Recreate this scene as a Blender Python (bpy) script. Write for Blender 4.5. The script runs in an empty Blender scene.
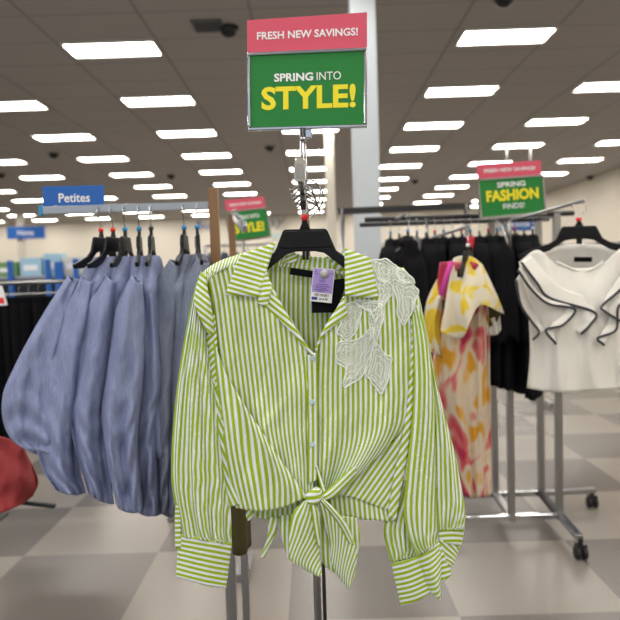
import bpy, math, random
from mathutils import Vector, Matrix, noise
from mathutils.bvhtree import BVHTree
random.seed(7)
S = bpy.context.scene
COL = S.collection
PI = math.pi
# ------------------------------------------------------------------ camera, world, exposure
F = 640.0
CAM = Vector((0, 0, 1.5))
yaw, pitch, roll = math.radians(0.27), math.radians(3.13), math.radians(1.8)
fw = Vector((-math.sin(yaw) * math.cos(pitch), math.cos(yaw) * math.cos(pitch), -math.sin(pitch)))
rt = fw.cross(Vector((0, 0, 1))).normalized()
up = rt.cross(fw)
R_ = rt * math.cos(roll) - up * math.sin(roll)
U_ = up * math.cos(roll) + rt * math.sin(roll)
cd = bpy.data.cameras.new('camera')
cam = bpy.data.objects.new('camera', cd)
COL.objects.link(cam)
cam.matrix_world = Matrix(((R_.x, U_.x, -fw.x, CAM.x), (R_.y, U_.y, -fw.y, CAM.y), (R_.z, U_.z, -fw.z, CAM.z), (0, 0, 0, 1)))
cd.sensor_width = 36
cd.lens = 36 * F / 620
cd.dof.use_dof = True
cd.dof.focus_distance = 1.37
cd.dof.aperture_fstop = 3.9
cd.clip_start = 0.05
S.camera = cam
W = bpy.data.worlds.new('world')
S.world = W
W.use_nodes = True
W.node_tree.nodes['Background'].inputs[0].default_value = (0.80, 0.90, 1.0, 1)
W.node_tree.nodes['Background'].inputs[1].default_value = 1.0
S.view_settings.view_transform = 'Standard'
S.view_settings.look = 'None'
S.view_settings.exposure = 0.0
S.view_settings.gamma = 1
LAMP = 20.0


def at(px, py, D):
    d = fw + R_ * ((px - 310) / F) - U_ * ((py - 310) / F)
    return CAM + d * (D / d.y)


def ray(px, py):
    return (fw + R_ * ((px - 310) / F) - U_ * ((py - 310) / F)).normalized()


# ------------------------------------------------------------------ materials
def mat(name, col, rough=0.6, metal=0.0, spec=0.5, emit=None, est=1.0, bump=0, bscale=200, alpha=None, sheen=0):
    m = bpy.data.materials.new(name)
    m.use_nodes = True
    nt = m.node_tree
    b = nt.nodes['Principled BSDF']
    b.inputs['Base Color'].default_value = (*col, 1)
    b.inputs['Roughness'].default_value = rough
    b.inputs['Metallic'].default_value = metal
    b.inputs['Specular IOR Level'].default_value = spec
    if sheen:
        b.inputs['Sheen Weight'].default_value = sheen
    if emit:
        b.inputs['Emission Color'].default_value = (*emit, 1)
        b.inputs['Emission Strength'].default_value = est
    if alpha is not None:
        b.inputs['Alpha'].default_value = alpha
    if bump:
        tc = nt.nodes.new('ShaderNodeTexCoord')
        n = nt.nodes.new('ShaderNodeTexNoise')
        n.inputs['Scale'].default_value = bscale
        bp = nt.nodes.new('ShaderNodeBump')
        bp.inputs['Strength'].default_value = bump
        bp.inputs['Distance'].default_value = 0.002
        nt.links.new(tc.outputs['Object'], n.inputs['Vector'])
        nt.links.new(n.outputs['Fac'], bp.inputs['Height'])
        nt.links.new(bp.outputs['Normal'], b.inputs['Normal'])
    return m


def N(nt, t, **kw):
    n = nt.nodes.new(t)
    for k, v in kw.items():
        setattr(n, k, v)
    return n


def math_node(nt, op, a, b=None, c=None):
    n = nt.nodes.new('ShaderNodeMath')
    n.operation = op
    for i, x in enumerate((a, b, c)):
        if x is None:
            continue
        if isinstance(x, (int, float)):
            n.inputs[i].default_value = x
        else:
            nt.links.new(x, n.inputs[i])
    return n.outputs[0]


def mixc(nt, f, a, b):
    n = nt.nodes.new('ShaderNodeMix')
    n.data_type = 'RGBA'
    for i, x in ((0, f), (6, a), (7, b)):
        if isinstance(x, tuple):
            n.inputs[i].default_value = (*x, 1)
        elif isinstance(x, (int, float)):
            n.inputs[i].default_value = x
        else:
            nt.links.new(x, n.inputs[i])
    return n.outputs[2]


def striped(name, green, white, period=1.0):
    m = mat(name, white, 0.75, spec=0.25)
    nt = m.node_tree
    b = nt.nodes['Principled BSDF']
    uv = N(nt, 'ShaderNodeUVMap')
    sp = N(nt, 'ShaderNodeSeparateXYZ')
    nt.links.new(uv.outputs[0], sp.inputs[0])
    ph = math_node(nt, 'MULTIPLY', sp.outputs[0], 2 * PI / period)
    s = math_node(nt, 'SINE', ph)
    s2 = math_node(nt, 'MULTIPLY_ADD', s, 1.25, 0.60)
    s2.node.use_clamp = True
    nz = N(nt, 'ShaderNodeTexNoise')
    nz.inputs['Scale'].default_value = 60
    tc = N(nt, 'ShaderNodeTexCoord')
    nt.links.new(tc.outputs['Object'], nz.inputs['Vector'])
    gv = mixc(nt, nz.outputs['Fac'], green, tuple(c * 0.82 for c in green))
    nt.links.new(mixc(nt, s2, white, gv), b.inputs['Base Color'])
    wv = N(nt, 'ShaderNodeTexNoise')
    wv.inputs['Scale'].default_value = 900
    nt.links.new(tc.outputs['Object'], wv.inputs['Vector'])
    bp = N(nt, 'ShaderNodeBump')
    bp.inputs['Strength'].default_value = 0.15
    bp.inputs['Distance'].default_value = 0.001
    nt.links.new(wv.outputs['Fac'], bp.inputs['Height'])
    nt.links.new(bp.outputs['Normal'], b.inputs['Normal'])
    return m


M = {}
M['stripe'] = striped('lime_stripe_cotton', (0.35, 0.52, 0.010), (0.78, 0.82, 0.88), 4.9)
M['thread'] = mat('white_thread', (0.78, 0.85, 0.78), 0.7)
M['chrome'] = mat('chrome', (0.50, 0.52, 0.56), 0.12, 1.0)
M['dark_chrome'] = mat('dark_chrome', (0.30, 0.30, 0.31), 0.18, 1.0)
M['steel'] = mat('brushed_steel', (0.36, 0.36, 0.37), 0.28, 1.0)
M['black_plastic'] = mat('black_plastic', (0.004, 0.005, 0.008), 0.38, spec=0.25, bump=0.05, bscale=400)
M['black_cloth'] = mat('black_cloth', (0.006, 0.006, 0.008), 0.9, spec=0.1, bump=0.3, bscale=120)
M['rubber'] = mat('black_rubber', (0.012, 0.012, 0.013), 0.6)
M['red_plastic'] = mat('red_plastic', (0.75, 0.02, 0.02), 0.3)
M['blue_plastic'] = mat('blue_plastic', (0.01, 0.25, 0.55), 0.3)
M['white_plastic'] = mat('white_plastic', (0.8, 0.8, 0.78), 0.4)
M['pearl'] = mat('pearl_button', (0.42, 0.55, 0.60), 0.12)
M['pink_print'] = mat('pink_print', (0.66, 0.10, 0.16), 0.5, spec=0.2)
M['green_print'] = mat('green_print', (0.022, 0.21, 0.045), 0.45, spec=0.2)
M['white_print'] = mat('white_print', (0.85, 0.85, 0.88), 0.5)
M['yellow_print'] = mat('yellow_print', (0.86, 0.75, 0.01), 0.5)
M['blue_sign'] = mat('blue_sign', (0.005, 0.10, 0.42), 0.5)
M['grey_print'] = mat('grey_print', (0.22, 0.23, 0.27), 0.6)
M['navy_print'] = mat('navy_print', (0.02, 0.06, 0.3), 0.5)
M['cyan_print'] = mat('cyan_print', (0.25, 0.6, 0.7), 0.5)
M['violet_card'] = mat('violet_card', (0.38, 0.28, 0.68), 0.5)
M['violet_ink'] = mat('violet_ink', (0.08, 0.05, 0.25), 0.5)
M['ink'] = mat('black_ink', (0.02, 0.02, 0.03), 0.5)
M['column'] = mat('column_paint', (0.52, 0.57, 0.62), 0.5)
M['column_cream'] = mat('cream_column_paint', (0.62, 0.58, 0.50), 0.5)
M['wood_reflect_brown'] = mat('brown_wood_and_reflection', (0.23, 0.12, 0.05), 0.45, bump=0.2, bscale=60)  # brown wood tone; on the left rack's end post it paints a reflection
M['black_metal'] = mat('black_metal', (0.012, 0.012, 0.014), 0.4)
M['olive_cloth'] = mat('olive_cloth', (0.055, 0.045, 0.010), 0.85, bump=0.3, bscale=90)
M['white_cloth'] = mat('white_cloth', (0.76, 0.74, 0.70), 0.85, spec=0.2, bump=0.2, bscale=150)
M['cream_cloth'] = mat('cream_cloth', (0.62, 0.54, 0.36), 0.85)
M['navy_ribbon'] = mat('charcoal_ribbon', (0.035, 0.037, 0.05), 0.7)
M['lamp_frame'] = mat('lamp_frame', (0.6, 0.58, 0.55), 0.5)
M['lamp'] = mat('lamp_diffuser', (0.9, 0.9, 0.85), 0.5, emit=(1.0, 0.95, 0.87), est=LAMP)
M['glass_dome'] = mat('smoked_dome', (0.006, 0.006, 0.007), 0.15)
M['vent'] = mat('vent_metal', (0.12, 0.12, 0.13), 0.5)
M['coral'] = mat('coral_cloth', (0.30, 0.03, 0.035), 0.8, bump=0.4, bscale=60)
M['dark_red'] = mat('dark_red_cloth', (0.45, 0.01, 0.03), 0.8)


def noisemat(name, stops, scale, rough=0.85, detail=2, coords='Object', stretch=(1, 1, 1), dist=0.5, bump=0.0):
    m = mat(name, (1, 1, 1), rough, spec=0.2)
    nt = m.node_tree
    b = nt.nodes['Principled BSDF']
    tc = N(nt, 'ShaderNodeTexCoord')
    mp = N(nt, 'ShaderNodeMapping')
    mp.inputs['Scale'].default_value = stretch
    nz = N(nt, 'ShaderNodeTexNoise')
    nz.inputs['Scale'].default_value = scale
    nz.inputs['Detail'].default_value = detail
    nz.inputs['Distortion'].default_value = dist
    cr = N(nt, 'ShaderNodeValToRGB')
    cr.color_ramp.interpolation = 'LINEAR'
    el = cr.color_ramp.elements
    while len(el) < len(stops):
        el.new(0.5)
    for e, (p, c) in zip(el, stops):
        e.position = p
        e.color = (*c, 1)
    nt.links.new(tc.outputs[coords], mp.inputs[0])
    nt.links.new(mp.outputs[0], nz.inputs['Vector'])
    nt.links.new(nz.outputs['Fac'], cr.inputs[0])
    nt.links.new(cr.outputs[0], b.inputs['Base Color'])
    if bump:
        bp = N(nt, 'ShaderNodeBump')
        bp.inputs['Strength'].default_value = bump
        bp.inputs['Distance'].default_value = 0.01
        nt.links.new(nz.outputs['Fac'], bp.inputs['Height'])
        nt.links.new(bp.outputs['Normal'], b.inputs['Normal'])
    return m


M['chambray'] = noisemat('blue_chambray', [(0.3, (0.205, 0.24, 0.405)), (0.7, (0.27, 0.305, 0.48))], 220, detail=1, stretch=(1, 1, 0.1))
M['chambray_dark'] = noisemat('slate_chambray', [(0.3, (0.16, 0.185, 0.255)), (0.7, (0.21, 0.235, 0.32))], 220, detail=1, stretch=(1, 1, 0.1))
cream = (0.60, 0.50, 0.38)
M['floral_red'] = noisemat('red_floral_print', [(0.33, (0.60, 0.30, 0.03)), (0.39, cream), (0.47, cream), (0.52, (0.60, 0.17, 0.16)), (0.60, (0.45, 0.03, 0.07)), (0.70, (0.25, 0.03, 0.13))], 6.0, detail=1.5, dist=1.2, stretch=(1, 1, 0.7))
M['floral_yellow'] = noisemat('yellow_floral_print', [(0.45, (0.66, 0.60, 0.48)), (0.53, (0.66, 0.60, 0.46)), (0.57, (0.70, 0.55, 0.08)), (0.66, (0.66, 0.46, 0.04))], 11, detail=1, dist=0.8)


def floor_mat():
    m = mat('speckled_vinyl_tile', (0.4, 0.4, 0.4), 0.22, spec=0.5)
    nt = m.node_tree
    b = nt.nodes['Principled BSDF']
    g = N(nt, 'ShaderNodeNewGeometry')
    sp = N(nt, 'ShaderNodeSeparateXYZ')
    nt.links.new(g.outputs['Position'], sp.inputs[0])
    T = 0.745
    x = math_node(nt, 'FLOOR', math_node(nt, 'DIVIDE', math_node(nt, 'ADD', sp.outputs[0], 1.64 + T * 40), T))
    y = math_node(nt, 'FLOOR', math_node(nt, 'DIVIDE', math_node(nt, 'ADD', sp.outputs[1], -3.45 + T * 40), T))
    par = math_node(nt, 'MODULO', math_node(nt, 'ADD', x, y), 2)
    # per tile tone
    cmb = N(nt, 'ShaderNodeCombineXYZ')
    nt.links.new(x, cmb.inputs[0])
    nt.links.new(y, cmb.inputs[1])
    wn = N(nt, 'ShaderNodeTexWhiteNoise')
    nt.links.new(cmb.outputs[0], wn.inputs['Vector'])
    nz = N(nt, 'ShaderNodeTexNoise')
    nz.inputs['Scale'].default_value = 110
    nz.inputs['Detail'].default_value = 2
    nt.links.new(g.outputs['Position'], nz.inputs['Vector'])
    light = mixc(nt, nz.outputs['Fac'], (0.215, 0.19, 0.165), (0.265, 0.238, 0.21))
    dark = mixc(nt, nz.outputs['Fac'], (0.10, 0.089, 0.08), (0.14, 0.126, 0.115))
    c = mixc(nt, par, light, dark)
    k = math_node(nt, 'MULTIPLY_ADD', wn.outputs['Value'], 0.25, 0.0)
    c = mixc(nt, k, c, (0.17, 0.152, 0.137))
    nt.links.new(c, b.inputs['Base Color'])
    nz2 = N(nt, 'ShaderNodeTexNoise')
    nz2.inputs['Scale'].default_value = 5
    nt.links.new(g.outputs['Position'], nz2.inputs['Vector'])
    nt.links.new(math_node(nt, 'MULTIPLY_ADD', nz2.outputs['Fac'], 0.0, 0.26), b.inputs['Roughness'])
    return m


def ceil_mat():
    m = mat('ceiling_tile', (0.2, 0.19, 0.18), 0.9, spec=0.1)
    nt = m.node_tree
    b = nt.nodes['Principled BSDF']
    g = N(nt, 'ShaderNodeNewGeometry')
    sp = N(nt, 'ShaderNodeSeparateXYZ')
    nt.links.new(g.outputs['Position'], sp.inputs[0])
    fs = []
    for k, (per, off) in enumerate(((1.125, 0.56 + 45), (0.733, 44))):
        fr = math_node(nt, 'FRACT', math_node(nt, 'DIVIDE', math_node(nt, 'ADD', sp.outputs[k], off), per))
        fs.append(math_node(nt, 'LESS_THAN', fr, 0.03))
    f = math_node(nt, 'MAXIMUM', fs[0], fs[1])
    nz = N(nt, 'ShaderNodeTexNoise')
    nz.inputs['Scale'].default_value = 0.4
    nt.links.new(g.outputs['Position'], nz.inputs['Vector'])
    base = mixc(nt, nz.outputs['Fac'], CEIL_A, CEIL_B)
    nt.links.new(mixc(nt, math_node(nt, 'MULTIPLY', f, 0.6), base, tuple(c * 0.55 for c in CEIL_A)), b.inputs['Base Color'])
    return m


CEIL_A, CEIL_B = (0.40, 0.375, 0.36), (0.47, 0.44, 0.42)
M['floor'] = floor_mat()
M['ceiling'] = ceil_mat()
M['wall'] = mat('cream_wall_paint', (0.74, 0.69, 0.60), 0.8)


# ------------------------------------------------------------------ mesh builder
class MB:
    def __init__(s):
        s.v, s.f, s.uv, s.mi = [], [], [], []

    def quadgrid(s, pts, uvs=None, mi=0, closed=False):
        nv, nu = len(pts), len(pts[0])
        o = len(s.v)
        for j in range(nv):
            for i in range(nu):
                s.v.append(Vector(pts[j][i]))
                s.uv.append(uvs[j][i] if uvs else (i / nu, j / nv))
        for j in range(nv - 1):
            for i in range(nu if closed else nu - 1):
                k = (i + 1) % nu
                s.f.append((o + j * nu + i, o + (j + 1) * nu + i, o + (j + 1) * nu + k, o + j * nu + k))
                s.mi.append(mi)
        return s

    def box(s, c, size, rot=None, mi=0):
        o = len(s.v)
        c = Vector(c)
        for x in (-.5, .5):
            for y in (-.5, .5):
                for z in (-.5, .5):
                    p = Vector((x * size[0], y * size[1], z * size[2]))
                    if rot:
                        p = rot @ p
                    s.v.append(c + p)
                    s.uv.append((x, z))
        for q in ((0, 1, 3, 2), (4, 6, 7, 5), (0, 4, 5, 1), (2, 3, 7, 6), (0, 2, 6, 4), (1, 5, 7, 3)):
            s.f.append(tuple(o + i for i in q))
            s.mi.append(mi)
        return s

    def beam(s, a, b, w, h=None, mi=0):
        a, b = Vector(a), Vector(b)
        d = b - a
        q = d.to_track_quat('X', 'Z').to_matrix()
        return s.box((a + b) / 2, (d.length, w, h or w), q, mi)

    def tube(s, path, r, n=8, mi=0, cap=True):
        path = [Vector(p) for p in path]
        rings = []
        ref = Vector((0.13, 0.31, 0.94)).normalized()
        L = len(path)
        for i, p in enumerate(path):
            t = (path[min(i + 1, L - 1)] - path[max(i - 1, 0)])
            t = t.normalized() if t.length > 1e-9 else Vector((0, 0, 1))
            a = t.cross(ref)
            if a.length < 0.05:
                a = t.cross(Vector((1, 0, 0)))
            a.normalize()
            b = t.cross(a)
            rr = r[i] if isinstance(r, (list, tuple)) else r
            rings.append([p + (a * math.cos(2 * PI * k / n) + b * math.sin(2 * PI * k / n)) * rr for k in range(n)])
        o = len(s.v)
        s.quadgrid(rings, None, mi, True)
        if cap:
            s.f.append(tuple(o + k for k in range(n)))
            s.f.append(tuple(o + (L - 1) * n + k for k in reversed(range(n))))
            s.mi += [mi, mi]
        return s

    def lathe(s, prof, c, n=16, axis='Z', mi=0, rot=None):
        rings = []
        c = Vector(c)
        for r, z in prof:
            ring = []
            for k in range(n):
                a = 2 * PI * k / n
                p = Vector((r * math.cos(a), r * math.sin(a), z))
                if axis == 'Y':
                    p = Vector((p.x, p.z, p.y))
                if axis == 'X':
                    p = Vector((p.z, p.x, p.y))
                if rot:
                    p = rot @ p
                ring.append(c + p)
            rings.append(ring)
        return s.quadgrid(rings, None, mi, True)

    def prism(s, outline, Mx, th, mi=0):
        """outline (x,z) in the frame Mx, extruded along its y by th, centred"""
        o = len(s.v)
        n = len(outline)
        for y in (-th / 2, th / 2):
            for x, z in outline:
                s.v.append(Mx @ Vector((x, y, z)))
                s.uv.append((x, z))
        s.f.append(tuple(o + i for i in range(n)))
        s.f.append(tuple(o + n + i for i in reversed(range(n))))
        s.mi += [mi, mi]
        for i in range(n):
            k = (i + 1) % n
            s.f.append((o + i, o + n + i, o + n + k, o + k))
            s.mi.append(mi)
        return s

    def build(s, name, mats, parent=None, smooth=True, solid=0, bevel=0, world=True, subsurf=0):
        me = bpy.data.meshes.new(name)
        off = parent_loc(parent) if (parent is not None and world) else Vector((0, 0, 0))
        own = Vector((0, 0, 0))
        if parent is None and world and s.v:
            lo = [min(v[i] for v in s.v) for i in range(3)]
            hi = [max(v[i] for v in s.v) for i in range(3)]
            own = Vector(((lo[0] + hi[0]) / 2, (lo[1] + hi[1]) / 2, lo[2]))
            off = own
        me.from_pydata([tuple(v - off) for v in s.v], [], s.f)
        if not isinstance(mats, (list, tuple)):
            mats = [mats]
        for m in mats:
            me.materials.append(M[m] if isinstance(m, str) else m)
        uvl = me.uv_layers.new(name='UVMap')
        for lp in me.loops:
            uvl.data[lp.index].uv = s.uv[lp.vertex_index]
        for p, k in zip(me.polygons, s.mi):
            p.material_index = k
            p.use_smooth = smooth
        me.update()
        o = bpy.data.objects.new(name, me)
        COL.objects.link(o)
        o.location = own
        if parent is not None:
            o.parent = parent
        if bevel:
            b = o.modifiers.new('bevel', 'BEVEL')
            b.width = bevel
            b.segments = 2
            b.limit_method = 'ANGLE'
        if solid:
            m = o.modifiers.new('solid', 'SOLIDIFY')
            m.thickness = solid
            m.offset = 0
        return o


def parent_loc(p):
    v = Vector(p.location)
    while p.parent is not None:
        p = p.parent
        v += Vector(p.location)
    return v


def empty(name, loc, label, cat, group=None, rz=0):
    o = bpy.data.objects.new(name, None)
    COL.objects.link(o)
    o.location = loc
    o.rotation_euler = (0, 0, rz)
    o.empty_display_size = 0.05
    return tag(o, label, cat, group)


def tag(o, label, cat, group=None):
    o['label'] = label
    o['category'] = cat
    if group:
        o['group'] = group
    return o


def struct(o):
    o['kind'] = 'structure'
    return o


def copy_tree(o, parent=None):
    c = o.copy()
    COL.objects.link(c)
    c.parent = parent
    for ch in list(o.children):
        copy_tree(ch, c)
    return c


def cr(p0, p1, p2, p3, t):
    return tuple(0.5 * ((2 * b) + (-a + c) * t + (2 * a - 5 * b + 4 * c - d) * t * t + (-a + 3 * b - 3 * c + d) * t ** 3)
                 for a, b, c, d in zip(p0, p1, p2, p3))


def resample(pts, n, linear=False):
    """pts: list of tuples -> n tuples on the Catmull-Rom through them"""
    m = len(pts)
    if m == 1:
        return [pts[0]] * n
    out = []
    for i in range(n):
        s = i / (n - 1) * (m - 1)
        k = min(int(s), m - 2)
        t = s - k
        p1, p2 = pts[k], pts[k + 1]
        if linear:
            out.append(tuple(a + (b - a) * t for a, b in zip(p1, p2)))
            continue
        p0 = pts[k - 1] if k > 0 else tuple(2 * a - b for a, b in zip(p1, p2))
        p3 = pts[k + 2] if k + 2 < m else tuple(2 * b - a for a, b in zip(p1, p2))
        out.append(cr(p0, p1, p2, p3, t))
    return out


def smooth_poly(pts, n):
    m = len(pts)
    out = []
    for i in range(n):
        s = i / n * m
        k = int(s)
        out.append(cr(pts[(k - 1) % m], pts[k % m], pts[(k + 1) % m], pts[(k + 2) % m], s - k))
    return out


def sheet(mb, cols, D0, nu=24, nv=60, bulge=0, bp=0.8, wr=1.2, wsx=16, wsy=70, fold=None, seed=0, axis=None, arc=False, uscale=1.0, mi=0, linear=False):
    """Cloth sheet. cols: list of columns, each a list of (x, y, depth_mm, u) control points top to bottom."""
    cc = [resample(c, nv, linear) for c in cols]
    pts, uvs = [], []
    for j in range(nv):
        row = resample([c[j] for c in cc], nu, linear=len(cc) < 3)
        P, Q = [], []
        for i, (x, y, d, u) in enumerate(row):
            s, t = i / (nu - 1), j / (nv - 1)
            d += bulge * (math.sin(PI * s) ** bp if 0 < s < 1 else 0)
            if wr:
                d += wr * 2 * noise.noise(Vector((x / wsx + seed * 7.3, y / wsy, seed * 3.1)))
                d += wr * 0.5 * noise.noise(Vector((x / 7 + y / 20, y / 25, seed)))
            if fold:
                d += fold(x, y, s, t)
            P.append(at(x, y, D0 - d / 1000))
            if axis:
                u = x * axis[0] + y * axis[1]
            Q.append((u * uscale, t))
        if arc:
            a = Q[0][0]
            R = [(a, t)]
            for i in range(1, nu):
                a += (P[i] - P[i - 1]).length * F / D0 * arc
                R.append((a, t))
            Q = R
        pts.append(P)
        uvs.append(Q)
    mb.quadgrid(pts, uvs, mi)
    return mb


def zipc(xy, d, u):
    """column from xy list, depth list/number and u list/number"""
    n = len(xy)
    D = d if isinstance(d, (list, tuple)) else [d] * n
    Uu = u if isinstance(u, (list, tuple)) else [u] * n
    return [(p[0], p[1], D[i], Uu[i]) for i, p in enumerate(xy)]


# frame for flat things given pixel corners
def frame(bl, br, tl, DL, DR):
    a, b = at(*bl, DL), at(*br, DR)
    c = at(*tl, DL)
    x = (b - a)
    w = x.length
    x.normalize()
    z = (c - a)
    z = (z - x * z.dot(x))
    h = z.length
    z.normalize()
    y = z.cross(x)
    Mx = Matrix(((x.x, y.x, z.x, a.x), (x.y, y.y, z.y, a.y), (x.z, y.z, z.z, a.z), (0, 0, 0, 1)))
    return Mx, w, h


def text(body, name, m, parent, Mx, x0, x1, z0, z1, y=-0.002, bold=0.0, ext=0.0004, shear=0):
    """text fitted in a box of frame Mx (world matrix)"""
    cu = bpy.data.curves.new('t', 'FONT')
    cu.body = body
    cu.size = 1
    cu.offset = bold
    cu.shear = shear
    cu.resolution_u = 3
    tmp = bpy.data.objects.new('t', cu)
    COL.objects.link(tmp)
    bpy.context.view_layer.update()
    me = bpy.data.meshes.new_from_object(tmp)
    bpy.data.objects.remove(tmp)
    xs = [v.co.x for v in me.vertices]
    ys = [v.co.y for v in me.vertices]
    sx = (x1 - x0) / (max(xs) - min(xs))
    sz = (z1 - z0) / (max(ys) - min(ys))
    mb = MB()
    n = len(me.vertices)
    for yy in (y, y - ext):
        for v in me.vertices:
            mb.v.append(Mx @ Vector((x0 + (v.co.x - min(xs)) * sx, yy, z0 + (v.co.y - min(ys)) * sz)))
            mb.uv.append((0, 0))
    for p in me.polygons:
        vs = list(p.vertices)
        mb.f.append(tuple(i + n for i in vs))
        mb.f.append(tuple(reversed(vs)))
        mb.mi += [0, 0]
    bpy.data.meshes.remove(me)
    return mb.build(name, m, parent, smooth=False)


# ------------------------------------------------------------------ the store shell
CEIL = 4.19
XL, XR, YB, YF = -17.0, 8.6, -5.0, 28.5
struct(MB().box(((XL + XR) / 2, (YB + YF) / 2, -0.05), (XR - XL, YF - YB, 0.1)).build('floor', 'floor', smooth=False))
struct(MB().box(((XL + XR) / 2, (YB + YF) / 2, CEIL + 0.05), (XR - XL, YF - YB, 0.1)).build('ceiling', 'ceiling', smooth=False))
struct(MB().box(((XL + XR) / 2, YF + 0.1, CEIL / 2), (XR - XL + 0.4, 0.2, CEIL)).build('wall_far', 'wall', smooth=False))
struct(MB().box((XR + 0.1, (YB + YF) / 2, CEIL / 2), (0.2, YF - YB, CEIL)).build('wall_right', 'wall', smooth=False))
struct(MB().box((XL - 0.1, (YB + YF) / 2, CEIL / 2), (0.2, YF - YB, CEIL)).build('wall_left', 'wall', smooth=False))
struct(MB().box(((XR - 0.8) / 2, YB + 0.1, CEIL / 2), (XR + 0.8, 0.2, CEIL)).build('wall_back_light_block', 'wall', smooth=False))  # partial rear wall added out of view so world light enters from back left
struct(MB().box(((XL + XR) / 2, YF - 0.02, 0.08), (XR - XL, 0.04, 0.16)).build('baseboard_far', 'black_metal', smooth=False))
struct(MB().box((XR - 0.02, (YB + YF) / 2, 0.08), (0.04, YF - YB, 0.16)).build('baseboard_right', 'black_metal', smooth=False))


def column(px0, px1, py, D, m, label, base):
    a, b = at(px0, py, D), at(px1, py, D)
    w = (b - a).length
    cx, cy = (a.x + b.x) / 2, D + w / 2
    mb = MB().box((cx, cy, CEIL / 2), (w, w, CEIL))
    r = empty('support_column', (cx, cy, 0), label, 'column')
    mb.build('shaft', m, r, smooth=False, bevel=0.01)
    MB().box((cx, cy, 0.06), (w + 0.03, w + 0.03, 0.12)).build('base_trim', 'black_metal', r, smooth=False)
    MB().box((cx, cy, CEIL - 0.02), (w + 0.05, w + 0.05, 0.04)).build('collar', 'lamp_frame', r, smooth=False)


column(352, 378, 100, 6.0, 'column', 'wide pale grey-blue square column behind the large green sale sign', 0)
column(325.5, 334.5, 170, 12.2, 'column_cream', 'slim cream column further back seen just beside the chrome sign pole', 0)
column(16, 22, 220, 24.0, 'column_cream', 'thin distant cream column at the far left behind the small blue sign', 0)

# ceiling lights
proto = None
LG = 'fluorescent panels in rows across the ceiling'
for k in range(-5, 10):
    y = 7.55 + 2.2 * k
    for i in range(-7, 4):
        x = 2.265 * i + 0.05
        if x > XR - 0.6:
            continue
        if k >= 0:
            px = 313 + x * F / y
            if px < -70 or px > 700:
                continue
        elif abs(i) > 3:
            continue
        od = ['nearest', 'second', 'third', 'fourth', 'fifth', 'sixth', 'seventh', 'eighth', 'ninth', 'farthest'][k] if k >= 0 else ''
        cdn = ['', 'first', 'second', 'third', 'fourth', 'fifth', 'sixth', 'seventh'][abs(i)]
        lab = f'ceiling light panel, {od} row, ' + ('in the middle column above the sign pole' if i == 0 else f'{cdn} column to the {"left" if i < 0 else "right"} of the sign pole')
        grp = LG
        if (k, i) == (0, -1):
            lab, grp = 'large bright ceiling light panel at the upper left, nearest on that side', None
        if (k, i) == (0, 1):
            lab, grp = 'large bright ceiling light panel at the upper right, nearest on that side', None
        if k < 0:
            lab = 'white rectangular fluorescent panel in the ceiling overhead, out of the frame'
            grp = 'fluorescent panels overhead'
        if proto is None:
            proto = empty('ceiling_light', (x, y, CEIL), lab, 'ceiling light', grp)
            fb = MB()
            for sx in (-1, 1):
                fb.box((sx * 0.52, 0, -0.012), (0.03, 0.48, 0.03))
                fb.box((0, sx * 0.23, -0.012), (1.07, 0.03, 0.03))
            fb.build('frame', 'lamp_frame', proto, smooth=False, world=False)
            dm = MB()
            rows = []
            for a in range(9):
                s = a / 8 * 2 - 1
                rows.append([(-0.505, s * 0.215, -0.008 - 0.012 * abs(math.sin(s * PI))), (0.505, s * 0.215, -0.008 - 0.012 * abs(math.sin(s * PI)))])
            dm.quadgrid(rows)
            dm.build('diffuser', 'lamp', proto, world=False)
            o = proto
        else:
            o = copy_tree(proto)
            o.location = (x, y, CEIL)
            o['label'] = lab
            if grp:
                o['group'] = grp
            elif 'group' in o:
                del o['group']

# black camera domes
domes = [(229, 32, 'nearest one, above left of the large green sale sign'), (504, 1, 'cut by the top edge of the frame above the right lights'),
         (54, 156, 'among the lights above the blue department sign'), (270, 149, 'just left of the chrome sign pole'),
         (171, 177, 'small one far back above the rack of blue shirts'), (415, 182, 'far back right of the wide column'),
         (590, 178, 'far back near the right wall'), (1, 176, 'at the left edge of the frame')]
pd = None
for px, py, d in domes:
    r = ray(px, py)
    t = (CEIL - 0.05 - 1.5) / r.z
    p = CAM + r * t
    if pd is None:
        pd = empty('security_camera_dome', (p.x, p.y, CEIL), 'black ceiling dome camera, ' + d, 'security camera')
        MB().lathe([(0, 0), (0.11, 0), (0.11, -0.03), (0.0, -0.03)], (0, 0, 0), 20).build('housing', 'black_metal', pd, world=False)
        MB().lathe([(0.095 * math.cos(a), -0.03 - 0.085 * math.sin(a)) for a in [PI / 2 * q / 7 for q in range(8)]], (0, 0, 0), 20).build('dome', 'glass_dome', pd, world=False)
    else:
        o = copy_tree(pd)
        o.location = (p.x, p.y, CEIL)
        o['label'] = 'black ceiling dome camera, ' + d
r = ray(208, 25)
p = CAM + r * ((CEIL - 1.5) / r.z)
vt = empty('air_vent', (p.x, p.y, CEIL), 'small dark square ceiling vent at the top left of the large green sign', 'vent')
fb = MB()
for sx in (-1, 1):
    fb.box((p.x + sx * 0.15, p.y, CEIL - 0.01), (0.02, 0.32, 0.02))
    fb.box((p.x, p.y + sx * 0.15, CEIL - 0.01), (0.32, 0.02, 0.02))
fb.build('frame', 'vent', vt, smooth=False)
fb = MB()
for q in range(7):
    fb.box((p.x, p.y - 0.12 + q * 0.04, CEIL - 0.012), (0.28, 0.006, 0.02))
fb.build('louver', 'vent', vt, smooth=False)

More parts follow.
